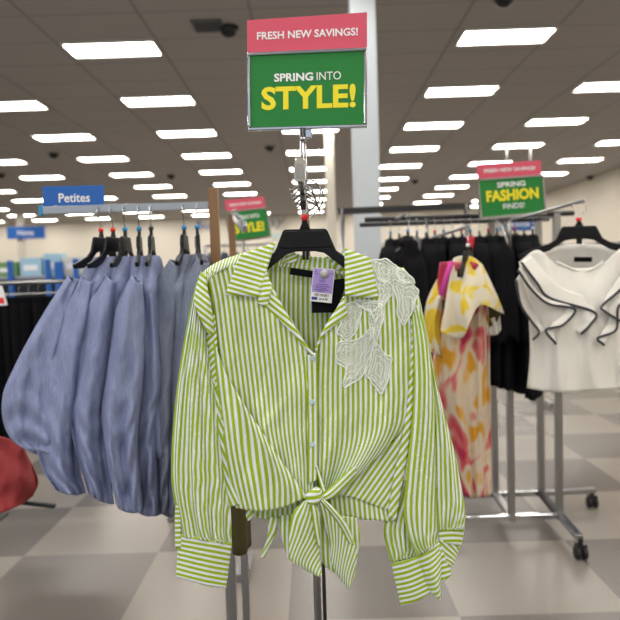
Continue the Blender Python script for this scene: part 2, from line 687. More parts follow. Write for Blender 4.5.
def tubeback(mb, cols, D0, depth, nu=16, nv=50):
    l, r = cols[0], cols[-1]
    c = [[(a[0], a[1], a[2], a[3]) for a in l], [((a[0] + b[0]) / 2, (a[1] + b[1]) / 2, (a[2] + b[2]) / 2 - depth, (a[3] + b[3]) / 2) for a, b in zip(l, r)], [(a[0], a[1], a[2], a[3]) for a in r]]
    sheet(mb, c, D0, nu, nv, wr=0)

# ------------------------------------------------------------------ hangers
def hanger_outline(hw=0.19, drop=0.115):
    pt = [(-0.0435, 0.0), (-0.048, -0.004), (-0.061, -0.036), (-0.066, -0.047), (-0.086, -0.062), (-0.12, -0.074), (-hw, -drop)]
    lo = [(-hw + 0.004, -drop - 0.014), (-0.12, -0.102), (-0.085, -0.088), (-0.06, -0.068), (-0.04, -0.052), (-0.02, -0.048)]
    L = pt + lo
    return L + [(-x, z) for x, z in reversed(L)]


def hanger_parts(root, Mx, bead, hook_h=0.075, hw=0.19, drop=0.115, local=False, detail=True, hook=True):
    kw = dict(world=not local)
    mb = MB().prism(hanger_outline(hw, drop), Mx, 0.010)
    mb.build('hanger_body', 'black_plastic', root, smooth=False, bevel=0.0025 if detail else 0, **kw)
    if detail:
        MB().prism([(-0.039, -0.004), (-0.044, -0.008), (-0.056, -0.036), (-0.052, -0.041), (0.052, -0.041), (0.056, -0.036), (0.044, -0.008), (0.039, -0.004)], Mx @ Matrix.Translation((0, -0.0055, 0)), 0.004).build('grip_plate', 'black_plastic', root, smooth=False, bevel=0.002, **kw)
        MB().prism([(-0.012, 0.0), (-0.0055, 0.014), (-0.004, 0.026), (0.004, 0.026), (0.0055, 0.014), (0.012, 0.0)], Mx, 0.010).build('neck', 'black_plastic', root, smooth=False, bevel=0.002, **kw)
        for sx in (-1, 1):
            MB().prism([(sx * 0.004 - 0.003, -0.066), (sx * 0.004 + 0.003, -0.066), (sx * 0.004 + 0.003, -0.041), (sx * 0.004 - 0.003, -0.041)], Mx, 0.009).build('rib', 'black_plastic', root, smooth=False, **kw)
    if bead:
        MB().lathe([(0.0001, 0.017), (0.007, 0.018), (0.0085, 0.024), (0.007, 0.031), (0.0001, 0.032)], (0, 0, 0), 14).transform(Mx).build('size_bead', bead, root, **kw)
    if not hook:
        return
    c = hook_h
    path = [Mx @ Vector((0, 0, 0.018)), Mx @ Vector((0, 0, c - 0.03))]
    for k in range(15):
        a = -PI / 2 + 0.35 + (k / 14) * (PI * 1.35)
        path.append(Mx @ Vector((0.0 + 0.021 * math.cos(a), 0, c + 0.004 + 0.021 * math.sin(a))))
    MB().tube(path, 0.0017, 6).build('hook', 'chrome', root, **kw)


def _tf(self, Mx):
    self.v = [Mx @ v for v in self.v]
    return self
MB.transform = _tf

# ------------------------------------------------------------------ wall lettering and hanging department signs
def fwall(px0, px1, py0, py1, D):
    Mx, w, h = frame((px0, py1), (px1, py1), (px0, py0), D, D)
    p = Mx.translation.copy()
    c = at(px1, py1, D)
    return Matrix(((1, 0, 0, p.x), (0, 1, 0, p.y), (0, 0, 1, p.z), (0, 0, 0, 1))), w, h

DW = 28.3
Mx, w, h = fwall(252, 286, 215, 230, DW)
o = text('play', 'wall_lettering', 'grey_print', None, Mx, 0, w, 0, h * 0.98, y=0, ext=0.03, shear=0.15)
tag(o, 'grey lowercase word play lettered on the cream far wall behind the hanger', 'wall lettering')
Mx, w, h = fwall(270, 281, 233, 239, DW)
o = text('toys', 'wall_lettering', 'cyan_print', None, Mx, 0, w, 0, h, y=0, ext=0.03)
tag(o, 'tiny pale cyan lettering on the far wall under the grey word', 'wall lettering')
Mx, w, h = fwall(198, 209, 221, 229, DW)
o = text('Su', 'wall_lettering', 'navy_print', None, Mx, 0, w, 0, h, y=0, ext=0.03)
tag(o, 'short navy blue lettering on the far wall above the blue shirts', 'wall lettering')


def hang_sign(px0, px1, py0, py1, D, label, word, tx, mode='hang', th=0.03):
    Mx, w, h = frame((px0, py1), (px1, py1 - (px1 - px0) * 0.02), (px0, py0), D, D)
    r = empty('department_sign', Mx.translation, label, 'sign')
    MB().prism([(0, 0), (w, 0), (w, h), (0, h)], Mx, th).build('panel', 'blue_sign', r, smooth=False)
    text(word, 'lettering', 'white_print', r, Mx, w * tx[0], w * tx[1], h * tx[2], h * tx[3], y=-th * 0.5 - 0.0005, bold=0.012, ext=th * 0.1)
    for f in (0.2, 0.8):
        p = Mx @ Vector((w * f, 0, h if mode == 'hang' else 0))
        if mode == 'hang':
            MB().tube([p, Vector((p.x, p.y, CEIL))], 0.006, 6).build('hanging_rod', 'steel', r)
        elif mode == 'rail':
            MB().box((p.x, p.y + 0.004, p.z - 0.002), (0.012, 0.012, 0.014)).build('clip', 'steel', r, smooth=False)
    return r

hang_sign(43.5, 104.5, 186.5, 207, 2.12, 'larger blue sign reading Petites standing on the left rail', 'Petites', (0.26, 0.77, 0.20, 0.64), 'rail', 0.004)
hang_sign(8, 45, 227, 239, 23.95, 'smaller blue sign reading Home on the distant column at far left', 'Home', (0.28, 0.72, 0.28, 0.70), 'column', 0.1)
hang_sign(500, 539, 217, 231, 14, 'blue hanging sign in the distance below the green fashion sign', 'Shoes', (0.25, 0.75, 0.28, 0.70))


# ------------------------------------------------------------------ soft goods generators
def garment(name, loc, yaw, label, cat, group, m, L=0.62, sw=0.19, w=0.21, dp=0.06, wb=None, db=None, sleeve=None, seed=0, sm=None, neck=0.055, folds=0.16, parent=None, bodyname='body', droop=0.085):
    """clothing on a hanger; local x along the hanger, z=0 at the neck"""
    rn = random.Random(seed)
    r = empty(name, loc, label, cat, group, yaw)
    wb = wb or w
    db = db or dp
    ph = [rn.uniform(0, 6.28) for _ in range(6)]
    ks = [3, 5, 7, 11]
    prof = [(0.0, neck, 0.022), (-0.012, neck + 0.02, 0.028), (-0.04, sw * 0.62, 0.032), (-droop, sw, 0.034), (-droop - 0.04, sw * 1.03, dp * 0.85), (-0.25 * L - 0.06, w, dp), (-0.55 * L, (w + wb) / 2, (dp + db) / 2), (-0.8 * L, wb, db), (-L, wb * 1.0, db)]
    pr = resample(prof, 34)
    rows, uvs = [], []
    n = 56
    for z, a, b in pr:
        t = -z / L
        amp = folds * max(0, t - 0.12)
        row = []
        for i in range(n):
            th = 2 * PI * i / n
            k = 1 + amp * sum(math.sin(q * th + ph[j] + t * (1.5 if j % 2 else -1.2)) / (1 + j * 0.35) for j, q in enumerate(ks)) * 0.45
            c, s = math.cos(th), math.sin(th)
            x = a * (abs(c) ** 0.8) * (1 if c > 0 else -1) * (1 + (k - 1) * 0.4)
            y = b * (abs(s) ** 0.8) * (1 if s > 0 else -1) * (1 + (k - 1) * 2.2)
            row.append((x, y + 0.012 * math.sin(3 * x / a + ph[5]) * t, z + 0.006 * math.sin(4 * th + ph[0]) * (t > 0.95)))
        rows.append(row)
        uvs.append([(q / n, t) for q in range(n)])
    MB().quadgrid(rows, uvs, 0, True).build(bodyname, m, r, world=False, solid=0.002)
    if sleeve:
        sl_len, rad, flare = sleeve['len'], sleeve['rad'], sleeve.get('flare', 0.05)
        for sgn in ((1, -1) if not sleeve.get('one') else (1,)):
            path = resample([(sgn * (sw - 0.05), 0, -0.045), (sgn * (sw + 0.01), 0, -0.10), (sgn * (sw + 0.03), -0.005, -0.2), (sgn * (sw + flare), -0.01, -0.1 - sl_len * 0.55), (sgn * (sw + flare), -0.01, -0.1 - sl_len)], 40)
            R = resample([(q,) for q in rad], 40)
            rows = []
            p2 = [rn.uniform(0, 6.28) for _ in range(5)]
            for j, (p, q) in enumerate(zip(path, R)):
                t = j / 39
                row = []
                for i in range(44):
                    th = 2 * PI * i / 44
                    g = 1 + (0.05 + 0.20 * t) * (math.sin(3 * th + p2[0] + t * 2) + 0.7 * math.sin(5 * th + p2[1] - t * 3) + 0.5 * math.sin(9 * th + p2[2]) + 0.5 * math.sin(13 * th + p2[3]) * t) * 0.42
                    g += 0.05 * math.sin(t * 22 + 2 * math.sin(th + p2[4])) * t
                    row.append((p[0] + math.cos(th) * q[0] * g * 0.8, p[1] + math.sin(th) * q[0] * g, p[2] + 0.02 * math.sin(2 * th + p2[1]) * t))
                rows.append(row)
            s_ = MB().quadgrid(rows, None, 0, True).build('sleeve', sm or m, r, world=False, solid=0.002)
            if sleeve.get('cuff'):
                e = path[-1]
                q = R[-1][0]
                MB().lathe([(q * 0.98, 0.015), (q * 1.02, 0), (q * 1.0, -sleeve['cuff']), (q * 0.92, -sleeve['cuff']), (q * 0.9, 0)], (e[0], e[1], e[2]), 26).build('cuff', sm or m, s_, world=False)
    return r


hproto = {}
def hang(loc, yaw, label, bead='blue_plastic', group=None, hw=0.185, hook=0.075):
    key = (bead, hw, hook)
    if key not in hproto:
        r = empty('clothes_hanger', loc, label, 'hanger', group, yaw)
        hanger_parts(r, Matrix.Identity(4), bead, hook_h=hook, hw=hw, drop=0.09, local=True, detail=True)
        hproto[key] = r
        return r
    r = copy_tree(hproto[key])
    r.location = loc
    r.rotation_euler = (0, 0, yaw)
    r['label'] = label
    if group:
        r['group'] = group
    elif 'group' in r:
        del r['group']
    return r


# ------------------------------------------------------------------ left rack with blue shirts
ra, rb = at(43, 210.5, 2.12), at(209, 205.5, 2.12)
zr = (ra.z + rb.z) / 2
rk = empty('clothes_rack', (rb.x, rb.y, 0), 'steel rail rack carrying blue shirts, with a brown reflection coloured on the end post', 'clothes rack')
MB().box(((ra.x + rb.x) / 2, 2.12, zr), (rb.x - ra.x, 0.016, 0.026)).build('rail', 'steel', rk, smooth=False, bevel=0.002)
MB().box((ra.x - 0.004, 2.12, zr), (0.012, 0.022, 0.034)).build('rail_end_reflection', 'blue_plastic', rk, smooth=False, bevel=0.002)  # blue end piece stands in for the blue reflection on the rail
MB().box((rb.x + 0.016, 2.12, (zr + 0.055 + 1.0) / 2), (0.03, 0.03, zr + 0.055 - 1.0)).build('end_post', 'wood_reflect_brown', rk, smooth=False, bevel=0.003)  # steel post coloured brown to imitate the reflection on it
MB().box((rb.x + 0.016, 2.12, 0.54), (0.022, 0.022, 0.94)).build('lower_post', 'steel', rk, smooth=False, bevel=0.003)
MB().box((rb.x + 0.016, 2.12, 0.06), (0.06, 0.7, 0.04)).build('foot', 'steel', rk, smooth=False, bevel=0.003)
for k in (-1, 1):
    MB().lathe([(0.0001, -0.02), (0.02, -0.02), (0.02, 0.02), (0.0001, 0.02)], (rb.x + 0.016, 2.12 + k * 0.3, 0.022), 14, axis='X').build('caster', 'rubber', rk)
HOOKC = 0.079 + 0.021
hw = ['first', 'second', 'third', 'fourth', 'fifth', 'sixth', 'seventh']
# (hook px, bead, label, left edge, right edge, depth of the near sleeve, cloth)
spec = [
 (100, 'red_plastic', 'leftmost blue shirt, its wide sleeve bulging toward the left edge',
  [(68, 276), (52, 300), (31, 335), (13, 370), (3, 395), (3, 420), (12, 440), (30, 452)], [(79, 280), (74, 300), (66, 335), (60, 370), (58, 400), (60, 425), (66, 445), (72, 455)], 2.0, 'chambray'),
 (112, 'red_plastic', 'blue shirt second from the left, long sleeve ending in a gathered puff',
  [(82, 276), (68, 305), (52, 340), (42, 380), (36, 410), (36, 440), (42, 468), (56, 490)], [(94, 280), (93, 310), (88, 345), (84, 380), (80, 410), (78, 440), (80, 470), (86, 493)], 1.975, 'chambray'),
 (124, 'blue_plastic', 'third blue shirt from the left on the rack',
  [(106, 274), (91, 300), (83, 340), (75, 380), (70, 410), (72, 435), (80, 465), (88, 492)], [(117, 280), (116, 310), (114, 345), (111, 380), (108, 410), (108, 440), (110, 475), (114, 504)], 1.95, 'chambray'),
 (138, 'blue_plastic', 'fourth blue shirt from the left, pale sleeve in the middle of the rack',
  [(132, 275), (118, 303), (111, 345), (106, 380), (102, 410), (104, 440), (110, 478), (118, 508)], [(142, 282), (144, 310), (144, 345), (143, 380), (140, 410), (138, 440), (140, 475), (143, 511)], 1.92, 'chambray'),
 (150, 'black_metal', 'fifth blue shirt from the left, narrow and partly hidden',
  [(141, 290), (138, 320), (134, 350), (131, 385), (127, 410), (127, 440), (131, 480), (137, 512)], [(153, 290), (158, 320), (162, 350), (164, 385), (161, 410), (159, 440), (160, 480), (162, 514)], 1.99, 'chambray'),
 (183, 'blue_plastic', 'slate blue shirt right of the gap on the rail, second from right',
  [(170, 259), (156, 285), (150, 335), (150, 390), (151, 440), (154, 480), (157, 508)], [(184, 264), (184, 300), (182, 350), (180, 400), (178, 440), (176, 480), (173, 517)], 2.02, 'chambray_dark'),
 (196, 'blue_plastic', 'rightmost slate blue shirt next to the green striped sleeve',
  [(196, 255), (181, 285), (173, 335), (170, 400), (168, 450), (168, 490), (168, 512)], [(209, 262), (212, 300), (206, 350), (200, 400), (194, 450), (188, 490), (186, 512)], 1.99, 'chambray_dark')]
for i, (hx, bead, lab, Lc, Rc, Ds, mm) in enumerate(spec):
    X = at(hx + 2, 250, 2.12).x
    near = at((Lc[0][0] + Rc[0][0]) / 2, 278, 1.95)
    yw = math.atan2(near.y - 2.12, near.x - X)
    hang((X, 2.12, zr - 0.094), yw, f'black hanger, {hw[i]} from the left on the blue shirt rail', bead, hw=0.17)
    g = garment('blue_shirt', (X, 2.12, zr - 0.16), yw, lab, 'shirt', 'blue shirts on the left rack', mm,
            L=0.60 + 0.03 * (i % 3), sw=0.15, w=0.15, dp=0.035, seed=20 + i, neck=0.04, droop=0.10)
    g.rotation_euler = (0, 0, yw)
    n = len(Lc)
    k0 = 16 if i else 26
    cc = [zipc(Lc, 0, 0)]
    for f in (0.3, 0.7):
        cc.append([(a[0] + (b[0] - a[0]) * f, a[1] + (b[1] - a[1]) * f + 3, 40 * min(1, (b[0] - a[0]) / 30), 0) for a, b in zip(Lc, Rc)])
    cc.append(zipc(Rc, -10, 0))
    def fS(x, y, s, t, i=i):
        g_ = max(0, t - 0.35) / 0.65
        d = 16 * (0.35 + t) * math.sin(s * 9 + i * 1.7 + 1.5 * t)
        d += 14 * g_ * math.sin(t * 38 + 5 * math.sin(s * 4 + i)) * math.sin(PI * s)
        return d + 5 * g_ * math.sin(s * 26 + i)
    mb = MB()
    sheet(mb, cc, Ds, 34, 70, wr=7, wsx=8, wsy=45, seed=100 + i, fold=fS)
    tubeback(mb, cc, Ds, 70)
    inv = (Matrix.Translation(g.location) @ Matrix.Rotation(yw, 4, 'Z')).inverted()
    mb.transform(inv)
    mb.build('sleeve', mm, g, world=False, solid=0.002)

# another red garment and a black foot at the left edge
r = empty('coral_garment', at(4, 510, 2.3), 'coral red garment hanging low at the left edge of the photo', 'garment')
cc = [zipc([(-34, 446), (-36, 475), (-34, 508)], -40, 0), zipc([(-8, 436), (-6, 475), (-6, 514)], 50, 0), zipc([(18, 442), (24, 475), (18, 506)], 50, 0), zipc([(26, 452), (38, 480), (33, 496)], -30, 0)]
mb = MB()
sheet(mb, cc, 2.3, 36, 30, wr=14, wsx=14, wsy=20, seed=200, fold=lambda x, y, s, t: 12 * math.sin(s * 9 + t * 4) + 8 * math.sin(t * 9 - s * 5))
tubeback(mb, cc, 2.3, 90)
mb.build('cloth', 'coral', r, solid=0.002)
p = at(-22, 455, 2.3) + Vector((-0.06, 0, 0.0))
lr = empty('clothes_rack', (p.x, p.y, 0), 'low black metal stand under the coral garment at the left edge', 'clothes rack')
MB().tube([(p.x, p.y + 0.02, 0.12), (p.x, p.y + 0.02, p.z + 0.16)], 0.01, 10).build('post', 'black_metal', lr)
MB().tube([(p.x - 0.2, p.y + 0.02, p.z + 0.15), (p.x + 0.12, p.y + 0.02, p.z + 0.15)], 0.008, 10).build('rail', 'black_metal', lr)
fa, fb_ = at(24, 500, 2.35), at(55, 506, 2.35)
MB().beam((p.x, p.y + 0.05, fa.z + 0.02), fb_, 0.02, 0.015).build('foot_bar', 'black_metal', lr, smooth=False, bevel=0.003)
MB().beam((p.x, p.y + 0.05, fa.z + 0.02), (p.x, p.y + 0.05, 0.02), 0.02, 0.02).build('lower_leg', 'black_metal', lr, smooth=False)
MB().beam((p.x - 0.25, p.y + 0.05, 0.015), (p.x + 0.0, p.y + 0.05, 0.015), 0.03, 0.03).build('floor_bar', 'black_metal', lr, smooth=False)

# ------------------------------------------------------------------ black trousers rail, far left
a0, a1 = at(-20, 284, 4.0), at(168, 279, 4.0)
rk = empty('clothes_rack', ((a0.x + a1.x) / 2, 4.0, 0), 'rack of black trousers in the left background behind the blue shirts', 'clothes rack')
zq = a0.z
MB().tube([(a0.x, 4.0, zq), (a1.x, 4.0, zq)], 0.012, 10).build('rail', 'steel', rk)
for xx in (a0.x + 0.02, a1.x - 0.02):
    MB().tube([(xx, 4.0, 0.04), (xx, 4.0, zq)], 0.014, 10).build('post', 'steel', rk)
    MB().box((xx, 4.0, 0.03), (0.04, 0.24, 0.04)).build('foot', 'steel', rk, smooth=False)
def trousers(loc, yaw, seed):
    r = empty('black_trousers', loc, 'black trousers hanging among identical pairs on the left background rack', 'trousers', 'black trousers on the left rack', yaw)
    MB().lathe([(0.13, 0.0), (0.135, -0.03), (0.13, -0.031)], (0, 0, 0), 20).transform(Matrix.Diagonal((1, 0.18, 1, 1))).build('waistband', 'black_cloth', r, world=False)
    for sg_ in (-1, 1):
        rows = []
        for j in range(14):
            t = j / 13
            rr = 0.072 - 0.012 * t
            rows.append([(sg_ * 0.066 + rr * math.cos(q * 2 * PI / 16), rr * 0.36 * math.sin(q * 2 * PI / 16) * (1 + 0.2 * math.sin(t * 7 + seed)), -0.03 - t * 0.88) for q in range(16)])
        MB().quadgrid(rows, None, 0, True).build('leg', 'black_cloth', r, world=False)
    MB().tube([(-0.13, 0, 0.02), (0.13, 0, 0.02)], 0.004, 6).build('clip_bar', 'steel', r, world=False)
    MB().tube([(0, 0, 0.02), (0, 0, 0.06), (0.02, 0, 0.085), (0.0, 0, 0.105), (-0.02, 0, 0.085)], 0.002, 5).build('hook', 'steel', r, world=False)
    return r
tp = None
nT = 13
for k in range(nT):
    x = a0.x + 0.06 + 0.72 * k / (nT - 1)
    if tp is None:
        tp = trousers((x, 4.0, zq - 0.09), 1.15, 1)
    else:
        o = copy_tree(tp)
        o.location = (x, 4.0, zq - 0.09)
        o.rotation_euler = (0, 0, 1.0 + 0.35 * math.sin(k * 2.3))
# price card
Mx, w, h = frame((-3, 306), (7.5, 305), (-4, 286), 3.2, 3.2)
pc = empty('price_card', Mx.translation, 'white card with a red patch at the left edge before black trousers', 'card')
MB().prism([(0, 0), (w, 0), (w * 0.7, h), (0, h)], Mx, 0.003).build('card', 'white_print', pc, smooth=False)
MB().prism([(w * .1, h * .1), (w * .8, h * .1), (w * .7, h * .4), (w * .1, h * .4)], Mx @ Matrix.Translation((0, -0.003, 0)), 0.002).build('red_patch', 'red_plastic', pc, smooth=False)
q = Mx @ Vector((w * 0.3, 0, h))
MB().tube([q, Vector((q.x, 3.2, zq)), Vector((q.x, 3.99, zq))], 0.003, 6).build('card_arm', 'steel', pc)

# ------------------------------------------------------------------ home shelves, far left background
D = 7.0
x0, x1 = at(-60, 260, D).x, at(75, 260, D).x
zt_, zb_ = at(30, 250, D).z, 0.0
gs = empty('shelf_unit', ((x0 + x1) / 2, D, 0), 'dark shelf unit with blue uprights in the left background', 'shelf unit')
MB().box(((x0 + x1) / 2, D + 0.5, 0.85), (x1 - x0, 0.03, 1.7)).build('back_board', 'black_metal', gs, smooth=False)
zs = [0.1, 0.55, 1.0, at(30, 277, D).z]
for z in zs:
    MB().box(((x0 + x1) / 2, D + 0.28, z), (x1 - x0, 0.42, 0.03)).build('shelf', 'steel', gs, smooth=False)
for px_ in (-40, 8, 46, 57, 74):
    x = at(px_, 265, D).x
    MB().box((x, D + 0.05, 0.88), (0.05 if px_ != 57 else 0.09, 0.04, 1.76 if px_ != 57 else 1.70)).build('upright', 'blue_sign', gs, smooth=False)
boxc = [mat('carton_%d' % k, c, 0.6) for k, c in enumerate([(0.35, 0.55, 0.7), (0.6, 0.6, 0.58), (0.1, 0.25, 0.5), (0.45, 0.3, 0.2), (0.15, 0.3, 0.1), (0.25, 0.15, 0.08), (0.5, 0.15, 0.12)])]
cn = ['pale blue', 'off white', 'dark blue', 'tan', 'green', 'brown', 'dull red']
k = 0
ords = ['first', 'second', 'third', 'fourth', 'fifth', 'sixth', 'seventh', 'eighth', 'ninth', 'tenth', 'eleventh', 'twelfth']
x = x0 + 0.1
rn = random.Random(9)
while x < x1 - 0.2:
    ww = rn.choice([0.14, 0.2, 0.26])
    hh = rn.choice([0.16, 0.2, 0.24])
    c = rn.choice([0, 0, 1, 2, 3, 4, 5, 6])
    cb = empty('boxed_item', (x + ww / 2, D + 0.25, zs[-1] + 0.015), f'{cn[c]} package, {ords[k]} from the left on the top shelf at far left', 'box', 'packages on the far left shelf')
    MB().box((0, 0, hh / 2), (ww - 0.02, 0.2, hh)).build('carton', boxc[c], cb, smooth=False, bevel=0.004, world=False)
    MB().box((0, -0.101, hh * 0.45), (ww * 0.6, 0.003, hh * 0.3)).build('panel', 'white_print', cb, smooth=False, world=False)
    x += ww + 0.01
    k += 1

# ------------------------------------------------------------------ distant low clothing racks across the back
def far_rack(px0, px1, pyrail, D, label, colors, seed, item='hanging_garment', ilabel='dark garment in the row on a distant rack', group='garments on distant racks', L=0.75, step=0.11):
    a, b = at(px0, pyrail, D), at(px1, pyrail, D)
    z = (a.z + b.z) / 2
    r = empty('clothes_rack', ((a.x + b.x) / 2, D, 0), label, 'clothes rack')
    MB().tube([(a.x, D, z), (b.x, D, z)], 0.015, 8).build('rail', 'steel', r)
    for x in (a.x, b.x):
        MB().tube([(x, D, 0.05), (x, D, z)], 0.018, 8).build('post', 'steel', r)
        MB().box((x, D, 0.04), (0.05, 0.6, 0.05)).build('foot', 'steel', r, smooth=False)
    rn = random.Random(seed)
    protos = {}
    x = a.x + 0.08
    while x < b.x - 0.06:
        c = rn.choice(colors)
        kk = (c, rn.randint(0, 1))
        yw = 1.2 + rn.uniform(-0.3, 0.3)
        if kk not in protos:
            protos[kk] = g = garment(item, (x, D, z - 0.08), yw, ilabel, 'garment', group, c, L=L * (1 + 0.1 * kk[1]), sw=0.17, w=0.19, dp=0.045, sleeve=dict(len=0.25, rad=[0.04, 0.05, 0.055, 0.055]), seed=seed + len(protos))
            MB().tube([(0, 0, -0.01), (0, 0, 0.05), (0.02, 0, 0.075), (0, 0, 0.097), (-0.02, 0, 0.075)], 0.003, 5).build('hanger_hook', 'black_plastic', g, world=False)
        else:
            g = copy_tree(protos[kk])
            g.location = (x, D, z - 0.08)
            g.rotation_euler = (0, 0, yw)
        x += step * rn.uniform(0.8, 1.3)
M['navy_cloth'] = mat('navy_cloth', (0.02, 0.03, 0.07), 0.85)
M['grey_cloth'] = mat('grey_cloth', (0.12, 0.12, 0.13), 0.85)
M['teal_cloth'] = mat('teal_cloth', (0.05, 0.16, 0.18), 0.85)
M['rust_cloth'] = mat('rust_cloth', (0.35, 0.08, 0.03), 0.85)
far_rack(205, 275, 245, 7.5, 'distant rack of dark clothes seen left of the hanger', ['navy_cloth', 'grey_cloth', 'black_cloth', 'teal_cloth'], 3, ilabel='dark garment on the distant rack left of the hanger', group='garments on the rack left of the hanger', step=0.13)
far_rack(372, 500, 243, 8.5, 'distant rack of dark clothes behind the floral dress', ['navy_cloth', 'grey_cloth', 'black_cloth'], 4, ilabel='dark garment on the distant rack behind the floral dress', group='garments on the rack behind the dress', step=0.14)
far_rack(540, 690, 243, 7.0, 'distant rack of dark clothes at the right behind the white blouse', ['navy_cloth', 'grey_cloth', 'black_cloth', 'rust_cloth'], 5, ilabel='dark garment on the distant rack behind the white blouse', group='garments on the rack behind the white blouse', step=0.13)

# long black overhead bars in the right background
def barstand(px0, px1, py0, py1, D, label, th=0.06):
    a, b = at(px0, py0, D), at(px1, py1, D)
    r = empty('display_rail', ((a.x + b.x) / 2, D, 0), label, 'display rail')
    MB().beam(a, b, th * 0.6, th).build('bar', 'black_metal', r, smooth=False)
    for x, z in ((a.x + 0.03, a.z), (b.x - 0.03, b.z)):
        MB().tube([(x, D, 0.0), (x, D, z + 0.02)], 0.02, 8).build('post', 'steel', r)
        MB().box((x, D, 0.02), (0.05, 0.5, 0.04)).build('foot', 'steel', r, smooth=False)
barstand(338, 470, 211.5, 206, 5.0, 'long black display bar high behind the green blouse, ending before the fashion sign', 0.05)

# ------------------------------------------------------------------ chrome rolling rack on the right
rr_ = empty('rolling_rack', (1.2, 3.7, 0), 'chrome rolling rack with black casters under the white blouse', 'clothes rack')
zrail = at(480, 216, 3.55).z
for i, (xf, xb) in enumerate(((1.085, 1.10), (1.355, 1.385))):
    for (x, y) in ((xf, 3.55), (xb, 3.92)):
        MB().box((x, y, (0.10 + zrail) / 2), (0.036, 0.036, zrail - 0.10)).build('post', 'steel', rr_, smooth=False, bevel=0.003)
    MB().beam((xf, 3.53, 0.10), (xb, 3.94, 0.10), 0.04, 0.035).build('cross_tube', 'black_metal' if i else 'steel', rr_, smooth=False, bevel=0.003)
    MB().beam((xf, 3.55, zrail), (xb, 3.92, zrail), 0.03, 0.03).build('top_tube', 'steel', rr_, smooth=False, bevel=0.003)
for y in (3.55, 3.92):
    MB().beam((0.40, y, 0.10), (1.37, y, 0.10), 0.035, 0.03).build('base_tube', 'chrome', rr_, smooth=False, bevel=0.003)
MB().tube([(0.30, 3.55, zrail), (1.45, 3.55, zrail)], 0.014, 10).build('hang_rail', 'black_metal', rr_)
MB().tube([(0.30, 3.92, zrail), (1.45, 3.92, zrail)], 0.014, 10).build('hang_rail', 'black_metal', rr_)
def caster(e):
    st = MB()
    st.tube([(e[0], e[1], 0.11), (e[0], e[1], 0.07)], 0.012, 8)
    st.box((e[0], e[1], 0.068), (0.05, 0.04, 0.02))
    c = st.build('caster', 'black_metal', rr_, smooth=False)
    for sx in (-1, 1):
        MB().lathe([(0.0001, -0.011), (0.030, -0.011), (0.034, -0.007), (0.034, 0.007), (0.030, 0.011), (0.0001, 0.011)], (e[0] + sx * 0.018, e[1], 0.034), 18, axis='X').build('wheel', 'rubber', c)
n1 = at(578, 541, 3.24)
n2 = at(604, 498, 3.92)
MB().beam((1.36, 3.55, 0.10), (n1.x, 3.22, 0.11), 0.04, 0.03).build('foot_tube', 'chrome', rr_, smooth=False, bevel=0.003)
caster((n1.x + 0.005, 3.22))
MB().beam((1.385, 3.92, 0.10), (1.72, 3.92, 0.11), 0.04, 0.03).build('foot_tube', 'steel', rr_, smooth=False, bevel=0.003)
caster((1.70, 3.92))
caster((0.45, 3.55))
caster((0.45, 3.92))
# faceout arms
MB().tube([(1.10, 3.9, zrail), (1.12, 3.9, zrail + 0.02)], 0.012).build('bracket', 'steel', rr_)

# dark clothes on the rolling rack
for k in range(17):
    x = 0.44 + 0.049 * k
    c = 'black_cloth'
    L = [0.80, 0.84, 0.87, 0.82][k % 4]
    lab, grp = 'black garment packed in the row on the rolling rack', 'black garments on the rolling rack'
    if k == 9:
        c, lab, grp = 'dark_red', 'deep red garment squeezed among black ones on the rolling rack', None
    if k == 3:
        c, lab, grp = 'grey_cloth', 'charcoal grey garment among black ones on the rolling rack', None
    if k == 16:
        L, lab, grp = 0.90, 'longest black garment at the right end of the row, beside the white blouse', None
    g = garment('dark_garment', (x, 3.55, zrail - 0.125 + 0.012), 1.35 + 0.2 * math.sin(k * 1.9), lab, 'garment', grp, c, L=L * 0.98, sw=0.17, w=0.20, dp=0.035, sleeve=dict(len=0.45, rad=[0.035, 0.045, 0.045, 0.042]), seed=60 + k % 5)
    hang((x, 3.55, zrail - 0.1), 1.35 + 0.2 * math.sin(k * 1.9), 'black hanger in the crowded row on the rolling rack', ['blue_plastic', 'white_plastic', 'red_plastic'][k % 3], 'black hangers on the rolling rack', hw=0.165)
# black round hat like cap hung on the left end -> dark knit garment close to the green blouse
g = garment('dark_garment', at(408, 240, 3.1), 0.9, 'black top hanging alone just right of the green blouse shoulder', 'garment', None, 'black_cloth', L=0.5, sw=0.12, w=0.13, dp=0.06, seed=90)
hh_ = at(408, 240, 3.1)
hang((hh_.x, hh_.y, hh_.z + 0.02), 0.9, 'black hanger right of the green blouse shoulder with blue bead', 'blue_plastic', hw=0.12)
MB().tube([(hh_.x, 3.1, hh_.z + 0.125), (hh_.x, 3.55, zrail + 0.002)], 0.007, 8).build('faceout_arm', 'steel', rr_)

